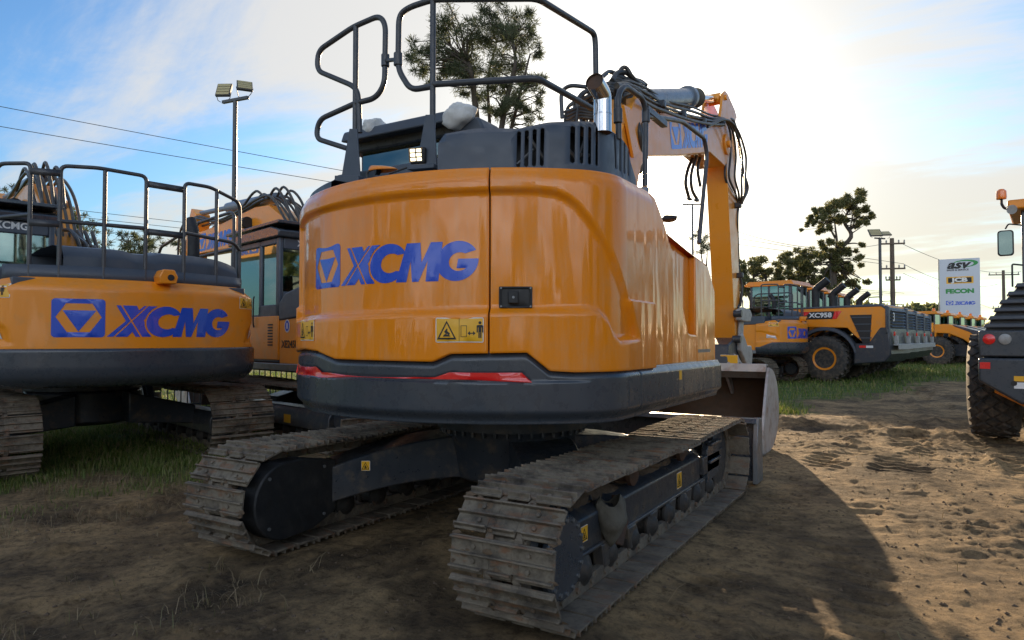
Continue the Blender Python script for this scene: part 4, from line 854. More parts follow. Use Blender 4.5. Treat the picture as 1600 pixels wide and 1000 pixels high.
mb = MB(); mb.cyl((BX+HW, 5.05, 4.33), (BX+HW+.03, 5.05, 4.33), .15)
mb.cyl((BX+HW+.03, 5.05, 4.33), (BX+HW+.07, 5.05, 4.33), .05); mb.build('boom_pin', M['boom_paint'], boom, .006)
g = lambda u, v: f(u, v, BX)
s0, s1 = g(1120, 240), g(1133, 540); dy = Vector((s1[0]-s0[0], s1[1]-s0[1]))
sp = [(s0[0], s0[1]), (s1[0], s1[1]), (s1[0]+.12, s1[1]-.14), (s1[0]+.28, s1[1]), (s1[0]+.34, s1[1]+.5), (s0[0]+.62, s0[1]-.15), (s0[0]+.55, s0[1]+.45), g(1138, 182), g(1113, 184), (s0[0]-.05, s0[1]+.40)]
st = MB(); lug = [g(1111, 190), g(1140, 184), g(1136, 170), g(1125, 146), g(1121, 141), g(1117, 146)]; st.prism(lug, 'x', BX-.15, BX-.11); st.prism(lug, 'x', BX+.11, BX+.15); st.prism(sp, 'x', BX-.155, BX+.155); stick = st.build('stick', M['boom_paint'], X1, .012)
mb = MB(); a_ = Vector((BX, *g(1030, 152))); b_ = Vector((BX, *g(1078, 149))); mb.cyl(a_, b_, .12, n=28); mb.cyl(b_-(b_-a_)*.08, b_, .15, n=28); mb.cyl(a_-(b_-a_)*.5, a_, .12, n=28)
cy = mb.build('arm_cylinder', M['cyl'], X1, .006)
mb = MB(); e_ = Vector((BX, *g(1120, 152))); rows = []
mb.lathe([(.10+.035*((k % 2)), 0+k*.05) for k in range(9)], (0, 0, 0), 'y', 24)
d_ = (e_-b_).normalized(); rotm = d_.to_track_quat('Y', 'Z').to_matrix()
mb.v = [tuple(b_+rotm @ Vector(v)) for v in mb.v]; mb.build('bellows', M['mudcloth'], cy, ang=60)
mb = MB(); mb.cyl(b_, e_, .05, n=20); mb.build('rod', M['chrome'], cy); mb = MB(); mb.cyl(e_+Vector((-.09, 0, 0)), e_+Vector((.09, 0, 0)), .085); mb.cyl(e_+Vector((-.18, 0, 0)), e_+Vector((.18, 0, 0)), .04); mb.build('rod_eye', M['boom_paint'], cy, .01)
# boom lift cylinders
mb = MB()
for xx in (BX-.33, BX+.33): mb = MB(); mb.cyl((xx, .95, 1.30), (xx, 1.12, 2.3), .085, n=20); mb.cyl((xx, 1.12, 2.3), (xx, 1.25, 2.95), .045, n=16); mb.build('boom_cylinder', M['cyl'], X1)
# bucket cylinder in front of the stick, links, hitch
j0 = Vector((BX, s0[0]+.62, s0[1]-.25)); j1 = Vector((BX, s1[0]+.42, s1[1]+.55))
mb = MB(); mb.cyl(j0, j0+(j1-j0)*.6, .085, n=20); c2 = mb.build('bucket_cylinder', M['cyl'], X1); mb = MB(); mb.cyl(j0+(j1-j0)*.58, j1, .045, n=16); mb.build('rod', M['chrome'], c2)
xl = BX+.21; fl = lambda u, v: (lambda p: (p.y, p.z))(onx(u, v, xl))
lk = MB(); lk.prism([fl(*q) for q in ((1151, 484), (1158, 480), (1168, 484), (1171, 492), (1168, 503), (1160, 503), (1152, 500))], 'x', xl-.02, xl+.05)
lk.prism([fl(*q) for q in ((1152, 528), (1156, 520), (1160, 530), (1163, 540), (1169, 540), (1171, 552), (1169, 575), (1164, 576), (1158, 560), (1153, 548))], 'x', xl-.02, xl+.05)
lk.prism([fl(*q) for q in ((1158, 500), (1164, 500), (1162, 540), (1156, 540))], 'x', xl-.05, xl-.01)
lk.prism([fl(*q) for q in ((1142, 552), (1148, 556), (1156, 570), (1152, 576), (1146, 566))], 'x', xl-.02, xl+.05)
lko = lk.build('bucket_link', M['castpale'], X1, .015)
for u, v in ((1152, 490), (1150, 530), (1160, 580), (1149, 572)): q = onx(u, v, xl); MB().cyl(q-Vector((.05, 0, 0)), q+Vector((.07, 0, 0)), .055).build('link_pin', M['frame'], lko, .004)
hp = [g(*q) for q in ((1112, 548), (1150, 552), (1158, 575), (1150, 585), (1140, 596), (1118, 592), (1108, 580))]
qh = MB(); qh.prism([(5.0, 1.1), (5.1, 1.42), (5.45, 1.50), (5.9, 1.55), (6.0, 1.3), (5.7, 1.02), (5.3, .95)], 'x', BX-.19, BX+.19); qho = qh.build('quick_hitch', M['frame'], X1, .02)
c0 = ony(1137, 562, 5.0); warning(lambda a, b, o=0: (c0.x+a-.12, 5.05-o, c0.z+b-.06), 0, 0, .25, .13, qho, .002, full=False)
prof = [(4.10, .06), (4.35, .015), (4.75, .02), (5.08, .14), (5.29, .38), (5.30, .66), (5.17, .90), (4.94, 1.06), (4.64, 1.12)]
pf = [(p.y, p.z) for p in smoothpts([(0, a, b) for a, b in prof], 5)]
BL, BR = -.52, 1.20; bk = MB(); bk.grid([[(x, a, b) for x in (BL, BR)] for a, b in pf]); bko = bk.build('bucket', M['bucketin'], X1, solid=-.03, ang=60, label='wide bucket, rusty brown inside')
for x in (BL-.03, BR): 
    mb = MB(); mb.prism(pf[::1]+[(4.50, .92), (4.28, .5)], 'x', x, x+.035); mb.build('bucket_side', M['bucket'], bko, .006)
mb = MB(); mb.prism([(4.58, 1.06), (4.66, 1.06), (4.72, 1.16), (4.60, 1.17)], 'x', BL, BR); mb.prism([(4.66, 1.07), (4.86, .96), (5.0, 1.04), (4.72, 1.14)], 'x', BL, BR); mb.build('bucket_rim', M['bucket'], bko, .006)
mb = MB(); mb.prism([(4.02, .03), (4.34, -.005), (4.34, .03), (4.02, .055)], 'x', BL-.04, BR+.04)
for k in range(5): mb.prism([(4.0, .30+k*.13), (4.2, .28+k*.13), (4.24, .36+k*.13), (4.22, .42+k*.13)], 'x', BR+.035, BR+.05) if False else None
mb.build('cutting_edge', M['steel'], bko, .004)
for x in (BX-.22, BX+.18): mb = MB(); mb.prism([(4.85, 1.02), (5.25, .7), (5.5, .95), (5.55, 1.2), (5.2, 1.25), (5.0, 1.15)], 'x', x, x+.04); mb.build('bucket_ear', M['bucket'], bko, .008)
# --- hoses
hs = MB(); rd_ = random.Random(4)
def hose(L, r=.020, jx=0.0): hs.tube(smoothpts([onx(u, v, x) for u, v, x in L], 7), r, 8, 0)
for k in range(3):                                                 # pipes over the boom top
    x = .24+k*.085; dv = rd_.uniform(-3, 3)
    hose([(958+3*k, 176, x), (962+2*k, 150+dv, x), (985, 140+2*k, x), (1012, 151+dv, x), (1045, 170+k, x), (1080, 182+dv, x), (1112, 188+k, x), (1134, 190+2*k, x+.1)], .024)
for k in range(5):                                                 # loop over the elbow and down the stick
    x = .44+k*.05; a = rd_.uniform(-3, 3)
    hose([(1108, 184+3*k, x), (1128+2*k, 180+k, x+.05), (1139+4*k, 200, x+.1), (1140+6.5*k+a, 240, x+.1), (1137+7*k+a, 275, x+.1), (1146+5*k, 300, x+.1), (1153+k*2, 318, x+.05)], .017)
hose([(1130, 186, .5), (1148, 186, .55), (1158, 225, .6), (1163, 265, .6), (1170, 292, .6), (1163, 310, .6), (1155, 322, .55), (1153, 350, .55), (1154, 400, .5), (1155, 430, .5)], .028)
hose([(1150, 320, .5), (1151, 380, .52), (1152, 440, .5), (1156, 470, .55), (1152, 482, .55)], .03); hose([(1156, 430, .55), (1160, 450, .58), (1157, 478, .58)], .02)
hose([(958, 122, .25), (968, 109, .25), (985, 112, .3), (1000, 130, .35), (1020, 150, .4), (1050, 168, .45), (1085, 180, .5), (1130, 187, .55)], .028)
hose([(962, 125, .2), (972, 104, .25), (981, 102, .3), (992, 118, .35), (1008, 128, .35)], .022)
hose([(940, 118, .1), (955, 108, .1), (975, 118, .2), (1000, 122, .3), (1012, 130, .35)], .026)
hose([(965, 130, .5), (985, 130, .5), (1003, 150, .55), (1006, 180, .55)], .03)
for k in range(9): a = rd_.uniform(-9, 9); hose([(958+5*k+a, 130+rd_.uniform(0, 30), .3+.03*k), (966+3.5*k, 168, .45), (976+3*k+a, 205, .5+.015*k), (990+1.5*k, 245+3*k, .5)], .018+.008*(k % 2))
for k in range(5): a = rd_.uniform(-9, 9); hose([(945+4*k, 150+a, .1), (962+3*k, 118+a, .2), (985+2*k+a, 128-a, .35), (1010+3*k, 150+a, .5), (1030+4*k, 172, .6)], .018+.006*(k % 2))
for k in range(7): a = rd_.uniform(-6, 6); hose([(888+8*k+a, 205, .0+.03*k), (886+8*k, 178+a*.5, .0), (898+7*k+a, 160-k*2, .05), (922+5*k, 150-3*k+a*.7, .15), (948+3*k, 140-4*k, .25), (975+4*k, 150-4*k+a, .35)], .020+.006*(k % 2))
for k in range(4): hose([(884, 172+6*k, .1), (905, 166+5*k, .1), (930, 170+4*k, .2), (965, 160+6*k, .3)], .018)
hose([(1086, 242, .3), (1077, 262, .3), (1073, 285, .3), (1078, 308, .3)], .024); hose([(1090, 242, .4), (1082, 270, .4), (1083, 295, .4), (1092, 312, .4)], .022); hose([(1097, 240, .4), (1092, 262, .4), (1096, 290, .4)], .022)
for k in range(4):
    x = .50+.05*k; a = rd_.uniform(-5, 5); hose([(962+5*k, 170, x-.2), (964+5*k, 132+5*k, x-.1), (985+5*k, 120+8*k+a, x), (1012, 134+8*k, x), (1045, 152+7*k+a*.5, x), (1085, 166+6.5*k-a*.4, x), (1112, 176+5*k, x), (1134, 180+4*k, x)], .015+.004*(k % 2))
for k in range(3): hose([(900+12*k, 190, .1), (905+14*k, 152, .1), (922+13*k, 138-5*k, .15), (945+11*k, 150-8*k, .25), (968+9*k, 150-5*k, .3)], .026)
hs.build('hydraulic_hose', M['hose'], X1, ang=60)
mb = MB()
for u, v, x in ((1035, 160, .6), (1068, 176, .6), (1100, 187, .6), (1130, 190, .6), (1155, 320, .6), (1157, 430, .6), (985, 150, .5), (905, 160, .05), (930, 162, .1), (915, 175, .05)): MB().box(onx(u, v, x), (.10, .08, .08)).build('hose_clamp', M['frame'], X1, .012)
for u, v, x in ((1079, 310, .3), (1090, 312, .4)): MB().box(onx(u, v, x), (.05, .10, .03)).build('hose_end', M['frame'], X1, .006)
mb = MB(); mb.prism([(p.y, p.z) for p in (onx(u, v, .62) for u, v in ((975, 160), (985, 165), (1000, 235), (990, 245)))], 'x', .60, .63); mb.build('boom_bracket', M['boom_paint'], X1, .006)
# ------------------------------------------------------------------ the standard excavators parked behind
OG = Out(2.72, 1.42, 25)
def std_excavator():
    X = empty('excavator'); HF, RS2 = 1.85, .40
    for sg, sd in ((1, 2), (-1, 6)):
        track_mesh(sg*1.28, .80, HF, RS2, 48, sd, .02).build('track', M['track'], X, .004, seg=1, ang=30); track_frame_generic(sg*1.28, sg, HF, RS2, X)
    mb = MB(); mb.lathe([(.5, .35), (.7, .4), (.7, .8), (.5, .85)], (0, 0, 0), 'z', 28)
    for sx in (-1, 1):
        for sy in (-1, 1): mb.prism([(sx*.3, .40), (sx*1.15, .32), (sx*1.15, .58), (sx*.3, .80)], 'y', sy*.75-.2, sy*.75+.2)
    mb.build('car_body', M['frame'], X, .02); MB().lathe([(.5, .80), (.7, .82), (.7, .98), (.5, 1.0)], (0, 0, 0), 'z', 40).build('slewing_ring', M['frame'], X)
    mb = MB(); mb.bx(-1.3, 1.3, -2.2, 1.3, 1.0, 1.12); mb.build('swing_frame', M['black'], X, .01)
    zt = lin([(-1.9, 1.24), (-1.50, 1.40), (1.50, 1.40), (1.9, 1.24)])
    def d1(s, z): t = (z-.985)/(.42); return .03-.16*(1-math.sqrt(max(0, 1-(1-min(1, t/.55))**2)))-.10*(1-sstep((t-.0)/.3))*.3-.012*(1-sstep((zt(s)-z)/.02))
    mb = MB(); panel(mb, OG, -2.05, 2.05, lambda s: .985, zt, d1, 110, 22, .006, .1); sk = mb.build('tail_skirt', M['grey'], X, ang=50)
    zc_ = lin([(-2.05, 2.07), (-1.2, 2.15), (1.2, 2.15), (2.05, 2.07)])
    LT = {}
    def d2(s, z):
        d = 0.0; top = zc_(s); d -= .11*sstep((z-(top-.16))/.16)**2
        q = [(1.24, 1.44), (1.30, 1.62), (1.46, 1.70), (1.85, 1.78), (2.1, 1.78), (2.1, 1.40)]
        e = pdist(abs(s), z, q)
        if pip(abs(s), z, q): d -= .02*sstep(e/.03)
        return d
    mb = MB(); panel(mb, OG, -2.05, 2.05, lambda s: zt(s)-.01, zc_, d2, 120, 44, .008, .3); cw = mb.build('counterweight', M['paint_matt'], X, ang=55)
    lf = lambda s, z, o=0: OG.P(s, z, d2(s, z)+.004+o)
    logo(lf, -.90, 1.52, .405, cw, step=.05, w=1.86)
    warning(lambda s, z, o=0: lf(s, z, o), -1.60, 1.92, .34, .15, cw, .002, step=.06); warning(lambda s, z, o=0: lf(s, z, o), 1.14, 1.88, .34, .15, cw, .002, step=.06)
    for sg in (-1, 1):
        mb = MB(); P = [(sg*1.33, 1.50), (sg*1.38, 1.61), (sg*1.68, 1.67), (sg*1.68, 1.54)]; shape(mb, [P], [], lambda s, z: lf(s, z, .004), .05); mb.build('tail_reflector', M['pinkref'], cw, ang=60)
    mb = MB(); mb.bx(-1.28, 1.28, -1.15, 1.3, 1.12, 1.30); mb.prism([(-1.34, 1.12), (-.75, 1.12), (-.75, 2.0), (-1.34, 2.0)], 'y', -2.0, .10); mb.prism([(1.34, 1.12), (.75, 1.12), (.75, 2.05), (1.34, 2.05)], 'y', -2.0, 1.15); mb.build('side_panel', M['paint_matt'], X, .02)
    # body behind the cab: slate cover over orange, model number on the left
    sp = [o for o in KIDS[X.name] if o.name.startswith('side_panel')][0]
    MB().prism([(-2.0, 2.0), (-.75, 1.98), (-.62, 1.82), (.10, 1.78), (.10, 2.05), (-.1, 2.20), (-.5, 2.27), (-2.0, 2.27)], 'x', -1.36, -.7).build('side_cover', M['hood'], sp, .03, seg=3)
    text('XE245D', .155, 'ink', sp, frameM((-1.347, -.26, 1.42), (0, -1, 0), (0, 0, 1)), .001, bold=.003)
    mb = MB(); shape(mb, [ell(0, 0, .085, .10)], [], lambda a, b: (-1.344, -.16-a, 1.70+b)); bd = mb.build('round_badge', M['white'], sp); mb = MB(); shape(mb, [ell(0, 0, .068, .082)], [rrect(-.02, -.045, .02, .045, .015)], lambda a, b: (-1.347, -.16-a, 1.70+b)); mb.build('badge_face', M['blue'], bd)
    MB().bx(-1.36, -1.30, -1.95, 1.3, 1.02, 1.13).build('sill_beam', M['steel'], X, .01)
    mb = MB(); sl = mb
    for k in range(8): mb.bx(-1.362, -1.352, .30, .45, 1.40+k*.045, 1.42+k*.045)
    mb.build('louvre', M['black'], sp)
    # hood with two soft humps
    mb = MB(); rows = []
    for y, dz in ((-2.42, 2.13), (-2.42, 2.40), (-2.32, 2.50), (-1.9, 2.56), (-1.2, 2.58), (-.6, 2.56), (-.55, 2.1)):
        rows.append([(x, y+.10*(abs(x)/1.1)**2.5, (dz-(.0 if y == -2.46 and dz < 2.2 else .10)*max(0, (abs(x)-.75)/.45)**2-(.03 if abs(x-.05) < .12 and dz > 2.3 else 0))) for x in [-.75+i*.1 for i in range(20)]])
    mb.grid(rows); hd = mb.build('engine_hood', M['hood'], X, .02, ang=60)
    mb = MB(); mb.bx(-1.2, 1.2, -2.42, -.3, 2.03, 2.14); mb.build('deck', M['hood'], X, .01)
    mb = MB(); mb.grid([[OG.P(s, z, -.13) for s in [-1.5+i*.1 for i in range(31)]] for z in (2.10, 2.28)]); mb.build('kick_plate', M['hood'], X, solid=.02)
    mb = MB(); mb.prism([(.10, 2.12), (.26, 2.12), (.28, 2.20), (.24, 2.28), (.12, 2.28), (.08, 2.20)], 'y', -2.80, -2.58); co = mb.build('rear_camera', M['paint_matt'], X, .012); MB().cyl((.20, -2.81, 2.19), (.20, -2.795, 2.19), .035).build('camera_lens', M['black'], co)
    # railings round the tail deck
    rp = lambda s, z, d=-.15: OG.P(s, z, d); H1, H2 = 3.34, 2.80; z0 = 2.12
    tubes('guard_rail', [[rp(-.86, z0), rp(-.86, H1), rp(-.5, H1+.02), rp(.0, H1), rp(.0, z0)], [rp(-.86, H2-.05), rp(0, H2-.05)], [rp(-.43, z0), rp(-.43, H1)], [rp(.45, z0), rp(.45, H1), rp(.8, H1+.01), rp(1.30, H1-.08), rp(1.42, H1-.15), rp(1.42, z0)], [rp(.45, H2-.05), rp(1.2, H2-.08), rp(1.42, H2-.16)], [rp(.90, z0), rp(.90, H1)],
        [rp(-1.9, z0), rp(-1.9, H1), rp(-1.6, H1), rp(-1.14, H1), rp(-1.14, z0)], [rp(-1.9, H2), rp(-1.14, H2)]], par=X, r=.022)
    for a, b in ((-1.14, -.86), (0, .45)):
        for z in (H1-.12, H2-.12): mb = MB(); mb.add([rp(a, z, -.14), rp(b, z, -.14), rp(b, z+.07, -.14), rp(a, z+.07, -.14)], [(0, 1, 2, 3)]); mb.build('rail_link', M['rail'], X, solid=.02)
    xr = 1.27
    tubes('guard_rail', [[(xr, -1.9, 2.1), (xr, -1.9, 3.15), (xr, -1.8, 3.2), (xr, -.6, 3.2), (xr, -.45, 3.1), (xr, -.45, 2.1)], [(xr, -1.9, 2.7), (xr, -.45, 2.7)], [(xr, .0, 1.6), (xr, .0, 3.0), (xr, .15, 3.1), (xr, 1.0, 3.0), (xr, 1.15, 2.85), (xr, 1.15, 1.5)], [(xr, .0, 2.5), (xr, 1.15, 2.4)]], par=X, r=.022)
    mb = MB(); mb.tube([(.95, -1.35, 2.4), (.95, -1.35, 2.95), (.95, -1.22, 3.12)], .075, 20, .1); mb.build('exhaust_stack', M['black'], X)
    cb_ = cab(X, -1.34, -.36, .12, 1.80, 1.14, 3.2); MB().prism([(.12, 1.18), (1.78, 1.18), (1.70, 1.72), (1.45, 1.86), (.12, 1.86)], 'x', -1.352, -1.30).build('lower_panel', M['paint_matt'], cb_, .01); text('XCMG', .13, 'white', cb_, frameM((-.85, .116, 3.0), (1, 0, 0), (0, 0, 1)), .001, bold=.004)
    mb = MB(); mb.prism([(0, 3.28), (1.95, 3.26), (1.95, 3.31), (0, 3.33)], 'x', -1.42, -.28); mb.build('roof_guard', M['grey'], cb_, .01)
    # boom, stick, bucket
    bp = [(.3, 1.2), (.8, 1.2), (2.2, 2.95), (3.3, 3.42), (6.9, 3.48), (7.25, 3.62), (7.15, 3.95), (5.2, 4.02), (3.5, 4.16), (2.9, 4.12), (1.9, 3.6), (.2, 1.6)]
    boom = MB().prism(bp, 'x', -.21, .21).build('boom', M['boom_paint'], X, .015)
    for sg in (-1, 1):
        d_ = Vector((0, 1, 0)); p0 = Vector((-.214, 6.5, 3.52)) if sg < 0 else Vector((.214, 4.5, 3.52)); dd = -d_ if sg < 0 else d_; uu = Vector((0, 0, 1))
        logo(lambda a, b, o=0: p0+dd*a+uu*b, 0, 0, .40, boom, w=1.9)
    st = MB().prism([(6.75, 4.45), (7.05, 4.62), (7.5, 3.9), (7.55, 1.9), (7.35, 1.35), (7.15, 1.5), (6.92, 3.4)], 'x', -.17, .17).build('stick', M['boom_paint'], X, .015)
    mb = MB(); mb.cyl((0, 3.0, 4.30), (0, 5.3, 4.42), .11); mb.cyl((0, 5.3, 4.42), (0, 6.9, 4.5), .055); mb.build('arm_cylinder', M['cyl'], X)
    for xx in (-.33, .33): mb = MB(); mb.cyl((xx, 1.1, 1.3), (xx, 2.1, 2.6), .09); mb.cyl((xx, 2.1, 2.6), (xx, 2.9, 3.6), .05); mb.build('boom_cylinder', M['cyl'], X)
    pf = [(p.y, p.z) for p in smoothpts([(0, 5.6, .1), (0, 5.8, .03), (0, 6.2, .05), (0, 6.55, .3), (0, 6.65, .7), (0, 6.5, 1.0), (0, 6.2, 1.2)], 5)]
    bk = MB(); bk.grid([[(x, a, b) for x in (-.65, .65)] for a, b in pf]); bo = bk.build('bucket', M['bucketin'], X, solid=-.03); mb = MB()
    for x in (-.67, .65): mb.prism(pf, 'x', x, x+.03)
    mb.prism([(6.3, 1.0), (6.9, 1.0), (6.95, 1.5), (6.5, 1.55)], 'x', -.18, .18); mb.build('bucket_side', M['bucket'], bo, .006)
    hs = MB(); r_ = random.Random(3)
    for k in range(7):
        x = -.26+k*.087; hs.tube(smoothpts([(x, .9, 2.0), (x, 1.5, 3.1), (x*1.1, 2.1, 3.75+.06*r_.random()), (x, 2.7, 4.18+.12*r_.random()), (x, 3.3, 4.26+.06*r_.random()), (x, 4.2, 4.16), (x, 5.4, 4.10), (x*1.2, 6.6, 4.15+.25*r_.random()), (x*1.3, 7.3, 4.0), (x, 7.6, 2.8)], 6), .026, 7, 0)
    for k in range(3): x = -.2+k*.15; hs.tube(smoothpts([(x, 1.9, 3.6), (x, 2.15, 4.0+.05*k), (x, 2.6, 4.40+.05*(k % 2)), (x, 3.0, 4.25), (x, 3.5, 4.48-.04*k), (x, 4.2, 4.2)], 6), .026, 7, 0)
    for k in range(5): x = .0+k*.1; hs.tube(smoothpts([(x, .1, 2.2), (x, .4, 2.8), (x, .9, 3.1-.1*k), (x, 1.5, 3.2)], 5), .03, 7, 0)
    hs.build('hydraulic_hose', M['hose'], X)
    MB().cyl((-.30, 3.75, 3.85), (-.30, 3.62, 3.85), .12).build('boom_lamp', M['black'], X, .01)
    return X
X2 = std_excavator(); tag(X2, 'orange excavator cut by the left edge, blue lettering on its wide matt tail', 'excavator', 'standard excavators')
def place(o, X, Y, head): o.location = W(X, Y); o.rotation_euler = (0, 0, YAW+R(head))   # head: degrees left of the view axis
place(X2, -5.93, 9.5, 44.5)
X3 = copy_tree(X2); place(X3, -2.55, 11.35, 45); X3['label'] = 'excavator mostly hidden by the big one, its grey cab door towards us'
X4 = copy_tree(X2); place(X4, 7.95, 25.2, 46); X4['label'] = 'far orange excavator standing in front of the wheel loader marked XC958'
# ------------------------------------------------------------------ wheel loaders
def wheel(par, x, y, r, w, rimr, sg, lug=True, rim='paint_matt'):
    mb = MB(); mb.lathe([(rimr, -w/2+.02), (rimr+.06, -w/2), (r-.10, -w/2-.01), (r-.03, -w/2+.04), (r-.02, 0), (r-.03, w/2-.04), (r-.10, w/2+.01), (rimr+.06, w/2), (rimr, w/2-.02)], (x, y, r), 'x', 44)
    if lug:
        n = 22
        for k in range(n):
            for s in (-1, 1):
                a = 2*PI*(k+.25*s)/n; c_ = Vector((x+s*w*.24, y+(r-.015)*math.cos(a), r+(r-.015)*math.sin(a))); rt = Matrix.Rotation(a-PI/2, 3, 'X') @ Matrix.Rotation(s*R(24), 3, 'Z'); mb.box(c_, (w*.46, .085, .06), rt)
    t = mb.build('wheel', M['rubber'], par, ang=40)
    rm = MB(); rm.lathe([(rimr-.17, sg*(w/2-.14)), (rimr-.13, sg*(w/2-.04)), (rimr+.01, sg*(w/2-.0)), (rimr+.012, sg*(w/2-.06)), (rimr-.02, sg*(w/2-.20))], (x, y, r), 'x', 36); rm.build('rim', M[rim], t)
    MB().lathe([(.02, -.05), (rimr-.16, -.05), (rimr-.16, 0), (.12, .02), (.10, .10), (.02, .11)] if sg > 0 else [(.02, .05), (rimr-.16, .05), (rimr-.16, 0), (.12, -.02), (.10, -.10), (.02, -.11)], (x+sg*(w/2-.15), y, r), 'x', 24).build('hub', M['black'], t)
    return t
def wheel_loader():
    X = empty('wheel_loader')
    for sg in (-1, 1):
        for y in (-1.6, 1.7): wheel(X, sg*1.08, y, .80, .56, .40, sg)
    mb = MB()
    for a, b in ((-1.24, -1.2), (1.2, 1.24)): mb.prism([(-.35, 1.55), (-.35, 2.66), (-3.75, 2.70), (-3.95, 2.55), (-3.95, 1.35), (-3.0, 1.35), (-2.6, 1.62), (-2.35, 1.90), (-.9, 1.95)], 'x', a, b)
    mb.bx(-1.2, 1.2, -3.95, -.35, 2.55, 2.66); hd = mb.build('hood', M['paint_matt'], X, .02)
    mb = MB(); mb.prism([(-.35, 2.66), (-3.75, 2.71), (-4.05, 2.55), (-4.05, 2.45), (-3.75, 2.62), (-.35, 2.60)], 'x', -1.26, 1.26)
    for a, b in ((-1.27, -1.10), (1.10, 1.27)): mb.prism([(-3.92, 1.2), (-4.08, 1.25), (-4.08, 2.6), (-3.92, 2.66)], 'x', a, b)
    mb.build('hood_frame', M['hood'], X, .02)
    for a, b in ((-1.262, -1.235), (1.235, 1.262)):
        MB().prism([(-2.45, 2.35), (-3.35, 2.35), (-3.25, 1.35), (-2.95, 1.35)], 'x', a, b).build('side_grille', M['ink'], hd)
        g_ = MB()
        for k in range(4): g_.prism([(-2.5-.09*k, 2.28-.24*k), (-3.33, 2.28-.24*k), (-3.33, 2.25-.24*k), (-2.5-.09*k, 2.25-.24*k)], 'x', a-.004, b+.004)
        g_.build('grille_bar', M['hood'], hd)
    for sg in (-1, 1):
        mb = MB(); ar = [(-1.6+1.02*math.cos(a), .80+1.02*math.sin(a)) for a in [PI*.93-PI*.80*k/16 for k in range(17)]]; ar2 = [(-1.6+1.10*math.cos(a), .80+1.14*math.sin(a)) for a in [PI*.13+PI*.80*k/16 for k in range(17)]]
        mb.prism(ar+ar2, 'x', sg*1.0, sg*1.30); mb.build('fender', M['hood'], X)
        MB().prism([(-.65, 2.22), (-1.92, 2.22), (-1.92, 2.50), (-.65, 2.50)], 'x', sg*1.243, sg*1.247).build('name_plate', M['ink'], hd)
        MB().prism([(-1.86, 2.22), (-2.0, 2.22), (-2.18, 2.50), (-1.94, 2.50)], 'x', sg*1.248, sg*1.250).build('plate_stripe', M['red'], hd); MB().prism([(-.65, 2.36), (-.95, 2.36), (-1.1, 2.50), (-.65, 2.50)], 'x', sg*1.248, sg*1.250).build('plate_stripe', M['red'], hd)
        text('XC958', .235, 'white', hd, frameM((sg*1.254, -1.45, 2.36), (0, -1 if sg < 0 else 1, 0), (0, 0, 1)), .001, bold=.008, sx=1.15)
    mb = MB(); mb.prism([(-2.55, .62), (-2.6, 1.35), (-3.2, 1.35), (-3.7, 1.9), (-4.05, 1.9), (-4.15, 1.0), (-3.9, .72)], 'x', -1.28, 1.28); mb.bx(-.5, .5, -2.6, 2.4, .55, 1.1); cwt = mb.build('counterweight', M['frame'], X, .04)
    for sg in (-1, 1): MB().prism([(-2.8, 1.28), (-3.1, 1.28), (-3.1, 1.20), (-2.8, 1.20)], 'x', sg*1.281, sg*1.284).build('red_reflector', M['red'], cwt); MB().prism([(-3.1, 1.28), (-3.4, 1.28), (-3.4, 1.20), (-3.1, 1.20)], 'x', sg*1.281, sg*1.284).build('white_reflector', M['white'], cwt)
    mb = MB()
    for k in range(6): mb.prism([(-4.0, 1.95+.11*k), (-4.10, 1.93+.11*k), (-4.0, 2.0+.11*k)], 'x', -.92, .92)
    mb.bx(-1.0, 1.0, -3.98, -3.93, 1.85, 2.6); rg_ = mb.build('rear_grille', M['hood'], X); text('3', .42, 'white', rg_, frameM((-.75, -4.115, 2.25), (1, 0, 0), (0, 0, 1)), .002, bold=.01)
    mb = MB(); mb.bx(-.92, .92, -4.35, -4.12, 1.28, 1.34); mb.bx(-.92, .92, -4.37, -4.33, 1.14, 1.34)
    for x in (-.80, .80): mb.bx(x-.08, x+.08, -4.30, -4.14, 1.34, 1.62)
    mb.build('rear_step', M['castpale'], X, .015)
    for x in (-.85, .85): MB().bx(x-.08, x+.08, -4.20, -4.14, 1.62, 1.76).build('tail_lamp', M['red'], X, .01)
    mb = MB(); mb.tube([(-.55, -1.05, 2.6), (-.55, -1.05, 3.35), (-.55, -1.50, 3.70)], .14, 14, .12); mb.build('exhaust_stack', M['black'], X)
    tubes('guard_rail', [[(-1.2, -3.7, 2.7), (-1.2, -3.7, 2.95), (-1.2, -3.2, 2.95), (-1.2, -3.2, 2.7)], [(-1.28, -4.0, 1.7), (-1.36, -4.0, 1.72), (-1.36, -4.0, 2.3), (-1.28, -4.0, 2.3)]], par=X)
    cb_ = MB()
    for x in (-.85, .75):
        for y in (-.25, .55, 1.25): cb_.bx(x, x+.10, y, y+.09, 1.7, 3.6)
        cb_.bx(x, x+.10, -.25, 1.3, 1.6, 2.05)
    cb_.bx(-.85, .85, -.25, -.2, 1.6, 2.2); cb_.bx(-.85, .85, 1.28, 1.34, 1.6, 2.2); co = cb_.build('cab', M['grey'], X, .015)
    MB().prism([(-.40, 3.58), (-.3, 3.74), (1.35, 3.74), (1.55, 3.60), (1.5, 3.55), (-.38, 3.54)], 'x', -.95, .95).build('cab_roof', M['paint_matt'], co, .02)
    for n_, b_ in (('rear_window', (-.75, .75, -.235, -.229, 2.2, 3.55)), ('windscreen', (-.75, .75, 1.30, 1.306, 2.2, 3.55)), ('side_window', (-.83, -.824, -.16, .55, 2.05, 3.55)), ('side_window', (-.83, -.824, .64, 1.25, 2.05, 3.55)), ('side_window', (.824, .83, -.16, .55, 2.05, 3.55)), ('side_window', (.824, .83, .64, 1.25, 2.05, 3.55))): MB().bx(*b_).build(n_, M['glass'], co)
